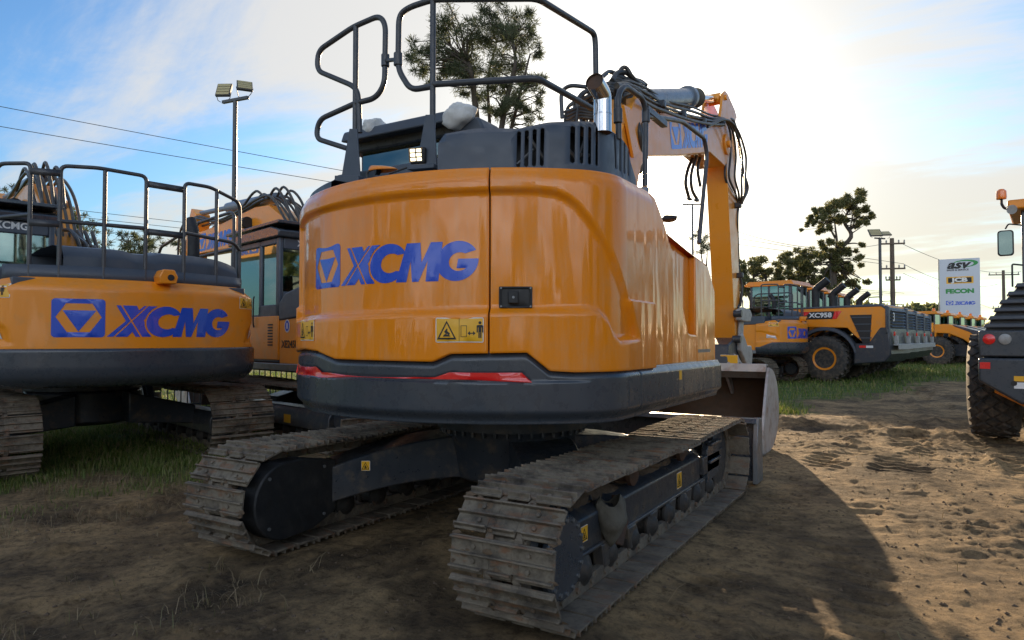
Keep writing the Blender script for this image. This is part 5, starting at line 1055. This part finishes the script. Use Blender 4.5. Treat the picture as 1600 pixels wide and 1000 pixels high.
    MB().prism([(.1, 2.0), (.55, 2.0), (.55, 2.3), (.2, 2.35), (.1, 2.9), (.0, 2.9)], 'x', -.25, .25).build('operator_seat', M['black'], co, .03)
    ar = MB()
    for sg in (-1, 1): ar.prism([(1.6, 1.6), (1.8, 2.0), (3.0, 1.4), (3.4, .5), (3.15, .45), (2.8, 1.05)], 'x', sg*.45-.06, sg*.45+.06)
    ar.build('lift_arm', M['boom_paint'], X, .02); bk = MB(); bk.prism([(3.3, .95), (3.15, .3), (3.5, .03), (4.4, .0), (4.4, .04), (3.55, .12), (3.35, .4), (3.42, .95)], 'x', -1.4, 1.4); bk.build('bucket', M['grey'], X)
    return X
L1 = wheel_loader()
def squash(o):                            # shorter tail behind the rear axle
    for c in KIDS.get(o.name, []):
        if c.type == 'MESH':
            for v in c.data.vertices:
                if v.co.y < -2.6: v.co.y = -2.6+(v.co.y+2.6)*.74
        squash(c)
squash(L1); place(L1, 10.95, 26.6, 47); tag(L1, 'first big wheel loader of the row, XC958 on its side, next to the far excavator', 'wheel loader', 'big wheel loaders parked in a row')
fw = Vector((-math.sin(R(47)), math.cos(R(47)))); rt_ = Vector((math.cos(R(47)), math.sin(R(47))))
for k, (s, lb_) in enumerate(((3.0, 'second big wheel loader from the far excavator, only its slatted rear showing'), (6.0, 'third big wheel loader of the row, its dark rear between two others'), (9.0, 'last big wheel loader of the row, next to the smaller orange loaders'))):
    c_ = copy_tree(L1); s2 = s*.12; place(c_, 10.95+rt_.x*s+fw.x*s2, 26.6+rt_.y*s+fw.y*s2, 47); c_['label'] = lb_
def small_loader():
    X = empty('compact_loader')
    for sg in (-1, 1):
        for y in (-.35, 2.1): wheel(X, sg*.95, y, .82, .48, .36, sg)
    mb = MB(); mb.prism([(-.2, 1.2), (-.2, 2.35), (-.9, 2.35), (-2.9, 1.75), (-3.3, 1.45), (-3.45, .75), (-2.9, .62), (-2.3, .9), (-1.6, 1.50), (-.9, 1.82), (-.3, 1.85)], 'x', -1.0, 1.0); hd = mb.build('hood', M['paint_matt'], X, .04)
    MB().prism([(-1.1, 2.31), (-2.85, 1.79), (-3.32, 1.50), (-3.49, .95), (-3.42, .95), (-3.2, 1.45), (-2.8, 1.68), (-2.3, 1.55), (-1.9, 1.9), (-1.2, 2.2)], 'x', -1.02, 1.02).build('rear_grille', M['grey'], X, .02)
    for x in (-.75, .75): MB().box((x, -3.46, 1.2), (.2, .06, .14)).build('tail_lamp', M['red'], X, .01)
    MB().bx(-.4, .4, -2.5, 2.2, .55, 1.2).build('chassis', M['frame'], X, .02)
    cb_ = MB()
    for x in (-.72, .64):
        for y in (-.2, .45, 1.1): cb_.bx(x, x+.08, y, y+.08, 1.5, 3.0)
        cb_.bx(x, x+.08, -.2, 1.15, 1.4, 1.9)
    cb_.bx(-.7, .7, -.2, -.15, 1.4, 2.2); co = cb_.build('cab', M['grey'], X, .012)
    MB().prism([(-.35, 2.98), (-.28, 3.12), (1.2, 3.12), (1.35, 3.0), (1.3, 2.95), (-.33, 2.94)], 'x', -.82, .82).build('cab_roof', M['paint_matt'], co, .02)
    for n_, b_ in (('rear_window', (-.64, .64, -.18, -.174, 2.2, 2.95)), ('windscreen', (-.64, .64, 1.13, 1.136, 1.9, 2.95)), ('side_window', (-.70, -.694, -.12, .45, 1.9, 2.95)), ('side_window', (-.70, -.694, .53, 1.1, 1.9, 2.95)), ('side_window', (.694, .70, -.12, .45, 1.9, 2.95))): MB().bx(*b_).build(n_, M['glass'], co)
    MB().lathe([(.01, 0), (.09, 0), (.09, .12), (.05, .17), (.01, .17)], (-.5, -.1, 3.12), 'z', 14).build('beacon', M['amber'], X)
    ar = MB(); ar.prism([(1.4, 1.5), (1.6, 1.9), (2.7, 1.2), (3.0, .4), (2.8, .35), (2.5, .95)], 'x', -.1, .1); ar.prism([(2.9, .8), (2.8, .25), (3.1, .03), (3.8, .0), (3.8, .04), (3.15, .1), (2.95, .3), (3.0, .8)], 'x', -1.15, 1.15); ar.build('loader_arm', M['boom_paint'], X, .01)
    return X
S1 = small_loader(); place(S1, 24.6, 39.8, 47); tag(S1, 'first of the smaller orange loaders, full wheel and sloping hood showing past the big loaders', 'loader', 'smaller orange loaders in the far row')
for s, lb_ in ((3.7, 'second smaller orange loader, its sloping black hood just past the first one'), (7.4, 'third smaller orange loader, under the FECON line of the pylon sign'), (11.1, 'fourth smaller orange loader, cab below the right half of the pylon sign'), (14.8, 'last smaller orange loader of the far row, beside the roller tyre')):
    c_ = copy_tree(S1); place(c_, 24.6+rt_.x*s, 39.8+rt_.y*s, 47); c_['label'] = lb_
# ------------------------------------------------------------------ roller at the right edge
RL = empty('road_roller'); tag(RL, 'dark grey roller cut by the right edge, with diamond tread tyre and slatted hood', 'roller')
fr_ = Vector((.616, .788)); rr_ = Vector((.788, -.616)); place(RL, 8.14, 9.98, -38)
for sg in (-1, 1):
    x = sg*.90; r = .80; w = .60
    mb = MB(); mb.lathe([(.36, -w/2+.03), (.45, -w/2), (r-.16, -w/2-.02), (r-.05, -w/2+.03), (r-.035, 0), (r-.05, w/2-.03), (r-.16, w/2+.02), (.45, w/2), (.36, w/2-.03)], (x, 0, r), 'x', 56)
    n = 26
    for k in range(n):
        for i, xo in enumerate((-.24, -.12, 0, .12, .24)):
            a = 2*PI*(k+(.5 if i % 2 else 0))/n; rr = r-.035-(.022 if abs(xo) > .2 else 0); e_ = Vector((0, math.cos(a), math.sin(a))); t_ = Vector((0, -math.sin(a), math.cos(a)))
            hw, hl = .100, .088; vs = []
            for h_, kk in ((-.01, 1), (.032, .82)):
                for da, db in ((-hw, 0), (0, -hl), (hw, 0), (0, hl)):
                    xx = max(-w/2+.0, min(w/2, xo+da*kk)); vs.append(Vector((x+xx, 0, r))+e_*(rr+h_)+t_*db*kk)
            mb.add(vs, [(4, 5, 6, 7), (0, 1, 5, 4), (1, 2, 6, 5), (2, 3, 7, 6), (3, 0, 4, 7)])
    t = mb.build('wheel', M['rubber'], RL, ang=35); MB().lathe([(.02, sg*.05), (.30, sg*.05), (.33, sg*.2), (.37, sg*.27), (.38, sg*.24), (.34, sg*.1)], (x, 0, r), 'x', 32).build('rim', M['paint_matt'], t)
mb = MB(); mb.prism([(-1.02, 1.24), (-1.02, .92), (-.55, .62), (.55, .62), (1.02, .92), (1.02, 1.24)], 'y', -1.35, -.95); mb.bx(-.5, .5, -1.0, 2.6, .62, 1.25); bw = mb.build('rear_weight', M['grey'], RL, .03)
for sg in (-1, 1): mb = MB(); mb.prism([(sg*.85, .88), (sg*.50, .66), (sg*.50, .54), (sg*.86, .74)], 'y', -.93, -.75); mb.build('tow_lug', M['paint_matt'], RL, .01)
hdl = [(1.24, .98), (1.40, .98), (1.62, .95), (1.80, .86), (2.0, .74), (2.2, .58), (2.34, .42), (2.40, .2)]
mb = MB(); mb.prism([(-a, b) for b, a in hdl]+[(a, b) for b, a in hdl[::-1]], 'y', -1.15, .8); hdo = mb.build('hood', M['hood'], RL, .02)
for k in range(6):
    z = 1.66+.11*k; wv = np.interp(z, [h[0] for h in hdl], [h[1] for h in hdl])
    mb = MB(); mb.prism([(-wv-.03, z), (wv+.03, z), (wv+.0, z+.055), (-wv-.0, z+.055)], 'y', -1.30, -.5); mb.build('slat', M['hood'], hdo, .012)
mb = MB(); mb.prism([(-.38, 2.30), (.38, 2.30), (.20, 2.44), (-.20, 2.44)], 'y', -1.22, .8); mb.build('hood_top', M['castpale'], hdo, .02)
mb = MB(); mb.bx(-1.01, 1.01, -1.33, -1.15, 1.26, 1.62); mb.build('lamp_bar', M['grey'], RL, .02)
for x, m_ in ((-.89, 'red'), (-.71, 'castpale'), (.89, 'red'), (.71, 'castpale')):
    MB().lathe([(.01, -.03), (.05, -.025), (.072, -.01), (.075, .02), (.01, .02)], (x, -1.345, 1.50), 'y', 24).build('tail_lamp' if m_ == 'red' else 'reversing_lamp', M[m_], RL)
MB().bx(-1.0, -.88, -1.358, -1.352, 1.09, 1.18).build('red_reflector', M['red'], bw); MB().bx(-.62, -.45, -1.358, -1.352, .93, 1.0).build('label_panel', M['yellow'], bw); MB().bx(-.62, -.40, -1.358, -1.352, .83, .915).build('label_panel', M['white'], bw)
MB().cyl((-.62, -1.36, .90), (-.62, -1.34, .90), .035).build('tie_down_eye', M['ink'], bw)
cb_ = MB()
for x in (-.55, .45): cb_.bx(x, x+.10, .85, .95, 1.25, 3.62); cb_.bx(x, x+.10, 2.1, 2.2, 1.25, 3.62); cb_.bx(x, x+.10, .9, 2.2, 1.25, 1.9)
co = cb_.build('cab', M['grey'], RL, .015); MB().prism([(.6, 3.58), (.65, 3.74), (2.5, 3.74), (2.6, 3.6)], 'x', -.72, .72).build('cab_roof', M['paint_matt'], co, .03)
for b_ in ((-.45, .45, .89, .896, 1.9, 3.58), (-.45, .45, 2.14, 2.146, 1.9, 3.58)): MB().bx(*b_).build('rear_window', M['glass'], co)
MB().lathe([(.01, 0), (.07, 0), (.075, .03), (.07, .13), (.04, .16), (.01, .16)], (-.80, .75, 3.78), 'z', 18).build('beacon', M['amber'], RL)
mb = MB(); mb.tube([(-.80, .75, 3.78), (-.80, .75, 3.70), (-.76, .75, 3.62), (-.6, .75, 3.60)], .02, 8, .03); mb.build('beacon_bracket', M['black'], RL); MB().cyl((-.66, .62, 3.58), (-.66, .55, 3.56), .07).build('work_lamp', M['castpale'], RL)
MB().tube([(-.55, .9, 3.35), (-.72, .85, 3.38), (-.76, .85, 3.3)], .012, 8, .03).build('mirror_arm', M['black'], RL); mb = MB(); mb.tube([(-.55, .9, 2.70), (-.68, .85, 2.72), (-.68, .85, 2.35)], .014, 8, .03); mb.build('grab_handle', M['black'], RL)
mb = MB(); mb.prism(rrect(-.87, 2.86, -.65, 3.28, .05), 'y', .84, .89); mo = mb.build('side_mirror', M['black'], RL, .01); mb = MB(); mb.prism(rrect(-.85, 2.88, -.67, 3.26, .04), 'y', .832, .836); mb.build('mirror_glass', M['mirror'], mo)
MB().lathe([(.7, -.9), (.75, -.88), (.75, .88), (.7, .9)], (0, 3.4, .75), 'x', 40).build('drum', M['steel'], RL)
# ------------------------------------------------------------------ pylon sign, masts, poles, wires
SG = empty('pylon_sign', W(29.55*1.4, 63.0)); SG.scale = (1.4, 1.4, 1.33); SG.rotation_euler = (0, 0, YAW-R(31)); tag(SG, 'tall white pylon sign board with four trade names one above another, over the far loaders', 'sign')
MB().prism(rrect(-1.12, 0, 1.12, 6.72, .03), 'y', -.12, .12).build('sign_board', M['signwhite'], SG, .01); MB().bx(-1.19, -1.13, -.14, .14, 0, 6.74).build('sign_edge', M['steel'], SG)
tx = lambda s, z, size, m_, x=0, **k: text(s, size, m_, SG, frameM((x, -.126, z), (1, 0, 0), (0, 0, 1)), .004, **k)
mb = MB(); shape(mb, [ell(.30, 6.36, .72, .26, .35)], [ell(.20, 6.33, .58, .20, .35)], lambda a, b: (a, -.124, b)); mb.build('green_swoosh', M['green'], SG)
tx('asv', 6.30, .82, 'ink', -.12, shear=.35, bold=.03, sx=1.15); tx('SALES & SERVICE', 5.93, .165, 'ink', -.1, bold=.004)
MB().bx(-.74, .76, -.124, -.121, 4.99, 5.47).build('sign_panel', M['yellow'], SG); MB().bx(-.64, .66, -.128, -.1245, 5.06, 5.40).build('sign_panel', M['black'], SG); tx('JCB', 5.23, .38, 'white', 0, bold=.02, sx=1.45).location.y = -.006
tx('FECON', 4.45, .40, 'green', 0, bold=.025, sx=1.20)
mb = MB(); 
logo(lambda a, b, o=0: Vector((a, -.126, b)), -.78, 3.50, .30, SG, w=1.62)
def mast(name, X, Y, top, armrot, label, cat, grp, heads, r=.07, arm=.55):
    o = empty(name, W(X, Y)); o.rotation_euler = (0, 0, YAW+armrot); tag(o, label, cat, grp); MB().cyl((0, 0, -.2), (0, 0, top), r*1.2, r, 14).build('pole', M['steel'] if r < .06 else M['rail'], o)
    MB().bx(-arm, arm, -.05, .05, top-.02, top+.08).build('cross_arm', M['rail'], o, .01)
    for x, tilt, yaw, sz in heads:
        rt = Matrix.Rotation(yaw, 3, 'Z') @ Matrix.Rotation(tilt, 3, 'X'); c_ = Vector((x, 0, top+.42)); b = MB(); b.box(c_, (sz, .09, sz*1.05), rt); l_ = b.build('floodlight', M['rail'], o, .012)
        f_ = MB()
        for k in range(4): f_.box(c_+rt @ Vector((0, -.05, (-.36+.24*k)*sz)), (sz*.88, .02, sz*.19), rt)
        f_.build('lamp_face', M['ledoff'], l_); s_ = MB()
        for q in (-1, 1): s_.tube([Vector((x+q*sz*.3, 0, top+.05)), Vector((x+q*sz*.55, 0, top+.12)), c_+rt @ Vector((q*sz*.53, 0, -.1))], .012, 6, .02)
        s_.build('lamp_bracket', M['rail'], l_)
    return o
M['ledoff'] = mat('led_panel_off', (.42, .36, .18), .4)
mast('floodlight_mast', -9.0, 22, 9.25, R(-24), 'tall grey mast with two square floodlights rising behind the left excavators', 'floodlight mast', 'floodlight masts', [(-.50, R(-24), R(22), .48), (.40, R(-42), R(48), .48)])
mast('floodlight_mast', 27.3, 50.5, 8.95, R(20), 'slender mast with two tilted floodlights beside the wooden power pole', 'floodlight mast', 'floodlight masts', [(-.45, R(-50), R(-30), .85), (.55, R(-62), R(-30), .7)], .10, .5)
mast('floodlight_mast', 11.95, 45, 10.4, R(-5), 'thin far mast seen in the bright gap beneath the boom', 'floodlight mast', 'floodlight masts', [], .06, .65)
def power_pole(X, Y, top, arms, label, sag=0):
    o = empty('power_pole', W(X, Y)); o.rotation_euler = (0, 0, YAW+R(-12)); tag(o, label, 'power pole', 'timber power poles'); MB().cyl((0, 0, -.3), (0, 0, top), .24, .17, 14).build('pole', M['wood'], o)
    for z, l in arms:
        a = MB().bx(-l, l, -.20, -.08, z-.07, z+.07).build('cross_arm', M['wood'], o, .01); i_ = MB()
        for x in (-l*.94, -l*.5, l*.5, l*.94): i_.lathe([(.02, 0), (.07, .02), (.05, .1), (.08, .14), (.04, .26), (.01, .27)], (x, -.14, z+.07), 'z', 10)
        i_.build('insulator', M['castpale'], a)
    return o
power_pole(33.5, 60, 10.4, [(9.9, 1.0), (7.7, 1.0), (6.7, .6), (3.9, 1.15)], 'timber power pole with crossarms beside the slender mast, right of the tall gum tree')
power_pole(64.9, 90, 10.6, [(10.0, 1.8), (5.6, 1.4)], 'distant timber power pole between the pylon sign and the roller')
def wire(p, q, sag, r, label):
    pts = [p.lerp(q, i/40)-Vector((0, 0, 4*sag*(i/40)*(1-i/40))) for i in range(41)]; o = MB().tube(pts, r, 5, 0).build('power_line', M['hose'], None); tag(o, label, 'power line', 'overhead power lines')
PA = lambda u, v: atd(u, v, 60)
wire(atd(-420, 82, 34), PA(1414, 412), .5, .020, 'topmost power line crossing the sky at the left, above the next one down'); wire(atd(-420, 122, 34), PA(1380, 412), .45, .020, 'second power line from the top at the left')
wire(atd(-420, 262, 44), PA(1414, 458), .5, .018, 'highest of the three faint lines seen through the left railings'); wire(atd(-420, 276, 44), PA(1400, 459), .5, .018, 'middle of the three faint lines seen through the left railings'); wire(atd(-420, 290, 44), PA(1380, 460), .5, .018, 'lowest of the three faint lines seen through the left railings')
wire(PA(1413, 381), atd(1597, 424, 90), 1.0, .022, 'power line from the top arm of the near timber pole to the distant pole'); wire(PA(1413, 412), atd(1560, 444, 90), 1.0, .022, 'power line running behind the pylon sign between the two timber poles'); wire(PA(1380, 381), atd(1150, 360, 50), .8, .02, 'faint power line left of the near timber pole'); wire(PA(1413, 427), atd(1700, 520, 100), .8, .02, 'power line sloping down behind the lower half of the pylon sign')
# ------------------------------------------------------------------ fence behind the left machines
FN = empty('picket_fence', W(-8.1, 12.4)); FN.rotation_euler = (0, 0, YAW+R(44.5)); tag(FN, 'low dark metal picket fence running behind the left excavators', 'fence')
mb = MB(); mb.bx(-9, 18, -.012, .012, .16, .20); mb.bx(-9, 18, -.012, .012, .96, 1.0); mb.build('rail', M['black'], FN); mb = MB()
for k in range(int(27/.125)): x = -9+k*.125; mb.bx(x-.009, x+.009, -.009, .009, .02, 1.10)
mb.build('pickets', M['black'], FN)
for k in range(12): x = -9+k*2.45; MB().bx(x-.03, x+.03, -.03, .03, 0, 1.18).build('post', M['black'], FN)
# ------------------------------------------------------------------ trees
def quads(name, C, n, rad, l, w, mt, par, up=.3, droop=0):
    C = np.array(C, float); k = np.repeat(np.arange(len(C)), n); m_ = len(k); d = rng.normal(size=(m_, 3)); d /= np.linalg.norm(d, axis=1)[:, None]
    rr = C[k, 3]*rad*rng.random(m_)**.45; p = C[k, :3]+d*rr[:, None]*np.array([1, 1, .72])
    a = rng.normal(size=(m_, 3)); a[:, 2] += up; a = d*.9+a*.8; a /= np.linalg.norm(a, axis=1)[:, None]; b = np.cross(a, rng.normal(size=(m_, 3))); b /= np.linalg.norm(b, axis=1)[:, None]
    L_ = l*(.5+rng.random(m_))[:, None]; W_ = w*(.6+.8*rng.random(m_))[:, None]
    V = np.stack([p-b*W_/2, p+b*W_/2, p+a*L_+b*W_*.3, p+a*L_-b*W_*.3], 1).reshape(-1, 3).astype(np.float32); f_ = np.arange(m_*4, dtype=np.int32)
    me = bpy.data.meshes.new(name); me.vertices.add(len(V)); me.vertices.foreach_set('co', V.ravel()); me.loops.add(len(f_)); me.loops.foreach_set('vertex_index', f_); me.polygons.add(m_); me.polygons.foreach_set('loop_start', np.arange(0, m_*4, 4, dtype=np.int32)); me.polygons.foreach_set('loop_total', np.full(m_, 4, dtype=np.int32)); me.update(); me.materials.append(M[mt])
    o = bpy.data.objects.new(name, me); COL.objects.link(o); o.parent = par; return o
def tree(X, Y, forks, clumps, n, l, w, mt, label, grp, r0=.25, spread=1.0, dep=1.5, csz=(.28, .55)):
    """forks: stem polylines as (dx, z) seen from the yard; clumps: (dx, z, radius)"""
    base = W(X, Y); o = empty('tree', base); o.rotation_euler = (0, 0, YAW); tag(o, label, 'tree', grp); rd = random.Random(int(X*7+Y)); tr = MB(); nodes = []
    for fk in forks:
        r1 = fk[0]; pts = smoothpts([(x, rd.uniform(-.3, .3)*i, z) for i, (x, z) in enumerate(fk[1:])], 5); tr.tube(pts, r1, 8, 0, True, r1*.25); nodes += [(p, r1*(1-.75*i/len(pts))) for i, p in enumerate(pts) if i > len(pts)*.3]
    C = []
    for cx, cz, cr in clumps:
        for _ in range(max(1, int(cr*5*spread+.5))):
            q = Vector((cx+rd.uniform(-1, 1)*cr*.75, rd.gauss(0, dep*.6), cz+rd.uniform(-1, 1)*cr*.6)); C.append((*q, cr*rd.uniform(*csz)))
            nd = min(nodes, key=lambda t: (t[0]-q).length+max(0, t[0].z-q.z)*1.5); mid = nd[0].lerp(q, .5)+Vector((rd.uniform(-.2, .2), rd.uniform(-.2, .2), rd.uniform(-.1, .25)*(q-nd[0]).length))
            tr.tube(smoothpts([nd[0], mid, q], 4), nd[1]*.38, 5, 0, True, .012)
    tr.build('trunk', M['bark'], o, ang=80); quads('crown', C, n, 1.0, l, w, mt, o); return o
P_ = lambda u, v, Y, u0: ((u-u0)/F*Y, H-(v-HV)*Y/F)
def pc(L, Y, u0): return [(*P_(u, v, Y, u0), r*Y/F) for u, v, r in L]
def pf_(L, Y, u0): return [L[0]]+[P_(u, v, Y, u0) for u, v in L[1:]]
Y = 28; u0 = 765
cl1 = [(682, 45, 16), (672, 70, 16), (655, 85, 14), (650, 100, 12), (700, 35, 18), (735, 45, 22), (725, 75, 22), (757, 60, 22), (775, 20, 16), (795, 25, 18), (760, 22, 14), (815, 35, 16), (829, 27, 9), (825, 60, 16), (838, 66, 10), (790, 60, 22), (770, 90, 20), (800, 95, 20), (740, 105, 20), (712, 105, 18), (690, 95, 16), (815, 115, 18), (835, 120, 16), (845, 130, 10), (840, 148, 12), (815, 155, 16), (790, 135, 18), (760, 135, 16), (735, 140, 14), (800, 175, 16), (820, 178, 14), (780, 178, 12), (715, 130, 12), (760, 165, 10), (690, 118, 10), (665, 118, 8)]
tree(-.92, Y, [pf_([.20, (770, 530), (768, 330), (748, 220), (742, 160), (735, 110), (715, 70), (700, 50)], Y, u0), pf_([.17, (772, 400), (776, 260), (790, 165), (805, 110), (800, 60)], Y, u0), pf_([.13, (770, 420), (778, 280), (800, 190), (815, 140), (828, 90)], Y, u0), pf_([.10, (772, 420), (765, 200), (762, 120), (775, 50)], Y, u0)], pc(cl1, Y, u0), 110, .20, .022, 'needle', 'tall feathery she-oak rising behind the hood of the big excavator', 'yard trees', spread=3.4, dep=1.6, csz=(.30, .62))
Y = 55; u0 = 1302
cl2 = [(1335, 312, 14), (1345, 325, 13), (1325, 315, 12), (1310, 320, 13), (1295, 325, 12), (1283, 328, 9), (1290, 335, 9), (1276, 338, 9), (1355, 340, 9), (1350, 332, 9), (1273, 350, 6), (1340, 350, 9), (1272, 350, 6), (1300, 345, 10), (1318, 340, 12), (1288, 362, 8), (1350, 348, 7), (1282, 380, 9), (1290, 390, 12), (1302, 398, 14), (1320, 395, 12), (1332, 388, 8), (1328, 405, 11), (1285, 405, 9), (1310, 415, 14), (1330, 420, 12), (1300, 425, 13), (1325, 440, 15), (1300, 448, 15), (1340, 448, 10)]
tree(25.9, Y, [pf_([.30, (1302, 530), (1303, 440), (1305, 400), (1324, 372), (1326, 345), (1335, 325)], Y, u0), pf_([.14, (1305, 405), (1307, 380), (1309, 355), (1310, 335)], Y, u0), pf_([.10, (1307, 372), (1298, 352), (1290, 338)], Y, u0)], pc(cl2, Y, u0), 150, .14, .075, 'leaf', 'tall gum tree with flat crown and bare forked stems, left of the power pole', 'far gum trees', r0=.4, spread=2.2, dep=2)
Y = 62
for u0, cl, lb_ in ((1175, [(1160, 412, 14), (1175, 415, 16), (1190, 425, 14), (1205, 435, 12), (1165, 440, 18), (1185, 450, 18), (1200, 455, 12), (1155, 430, 16)], 'bushy dark tree just right of the boom stick above the far excavator railings'),
                    (1245, [(1238, 402, 14), (1255, 400, 15), (1270, 405, 14), (1228, 415, 12), (1245, 420, 18), (1265, 425, 18), (1280, 430, 14), (1235, 440, 16), (1258, 446, 18), (1278, 450, 16)], 'broad pale green tree left of the tall gum tree, above the loader cab'),
                    (1212, [(1205, 425, 6), (1215, 432, 8), (1212, 446, 12), (1220, 455, 10)], 'low shrubby tree in the gap between the two bushy trees')):
    tree((u0-800)/F*Y, Y, [pf_([.3, (u0, 530), (u0, 460), (u0+3, 425)], Y, u0), pf_([.2, (u0, 470), (u0-12, 440), (u0-14, 422)], Y, u0)], pc(cl, Y, u0), 130, .18, .10, 'leaf', lb_, 'far gum trees', spread=1.8, dep=3)
for u0, cl, lb_, Y in ((128, [(112, 330, 8), (118, 342, 10), (122, 358, 10), (128, 372, 10), (132, 388, 10), (110, 350, 8), (120, 400, 14)], 'feathery tree edge beside the hoses of the leftmost boom', 40), (212, [(190, 372, 8), (205, 365, 7), (198, 385, 10), (215, 392, 12), (228, 375, 8), (240, 368, 7), (238, 385, 10), (210, 404, 12), (232, 402, 12), (188, 395, 8)], 'sparse feathery tree seen through the railings of the left excavator', 40), (288, [(285, 385, 7), (290, 398, 10), (280, 412, 12), (296, 410, 9)], 'small feathery tree behind the exhaust of the left excavator', 42), (1105, [(1090, 368, 6), (1103, 375, 8), (1112, 385, 8), (1098, 390, 10)], 'tree top in the glare between the side panel and the stick', 60), (2, [(0, 290, 7), (6, 300, 8), (2, 320, 12)], 'tree top at the far left edge behind the boom hoses', 45)):
    tree((u0-800)/F*Y, Y, [pf_([.14, (u0, 530), (u0, 430), (u0+2, 390)], Y, u0), pf_([.1, (u0, 450), (u0-8, 400), (u0-10, 380)], Y, u0)], pc(cl, Y, u0), 60, .22, .035, 'needle', lb_, 'yard trees', spread=3.0, dep=1.6)
for u0, h_, Y in ((1437, 14, 150), (1452, 17, 150), (1470, 13, 160), (1418, 12, 150), (1365, 16, 140), (1392, 14, 150), (1505, 8, 170), (1350, 22, 120)):
    tree((u0-800)/F*Y, Y, [[.3, (0, 0), (0, 4), (.3, 7)]], [(rng.normal()*1.2, (42+h_*.5)*Y/F+rng.normal()*.8, 1.5) for _ in range(7)], 34, .8, .5, 'leaf', {1437: 'far round tree just left of the pylon sign', 1452: 'far tree touching the left edge of the pylon sign', 1470: 'far tree behind the foot of the pylon sign', 1418: 'far low tree right of the near timber pole', 1365: 'far tree at the foot of the slender floodlight mast', 1392: 'far tree behind the foot of the near timber pole', 1505: 'faint low tree behind the last small loaders', 1350: 'far tree between the tall gum and the slender mast'}[u0], 'distant trees', dep=3)
C = []
for k in range(420):
    X = -330+k*2.0+rng.normal()*2; C.append((*W(X, 300+rng.normal()*8, 3.0+rng.random()*4.0), 4.0))
o = quads('treeline', C, 40, 1, 2.2, 1.4, 'leaf', None); tag(o, 'low dark line of woods along the horizon', 'woods', kind='stuff')
# foliage belt added out of view to give the glossy tail reflections

C = []
for k in range(230):
    a = R(-100+200*rng.random()); d = 24+7*rng.random(); top = 3.5+4.5*(.5+.5*math.sin(a*5.3+1))+2*math.sin(a*17); z = top*rng.random()**.7
    C.append((*W(d*math.sin(a), -d*math.cos(a), z), 1.6))
o = quads('added_tree_belt', C, 90, 1, .55, .35, 'leaf', None); tag(o, 'belt of trees added behind the viewpoint to be mirrored in the shiny orange tail', 'woods', kind='stuff')

for u0, Yt, lb_ in ((795, 40, 'dense unseen tree behind the big excavator, added left of the other for shade'), (850, 42, 'unseen tree added behind the big excavator engine door to shade the left machines')):  # hidden trees added to keep the sun off the left machines
    tree((u0-800)/F*Yt, Yt, [[.25, (0, 0), (0, 4), (.3, 8)]], [(rng.normal()*.9, 2.5+k*.55, 1.3) for k in range(13)], 90, .4, .3, 'leaf', lb_, 'yard trees', dep=1.6)
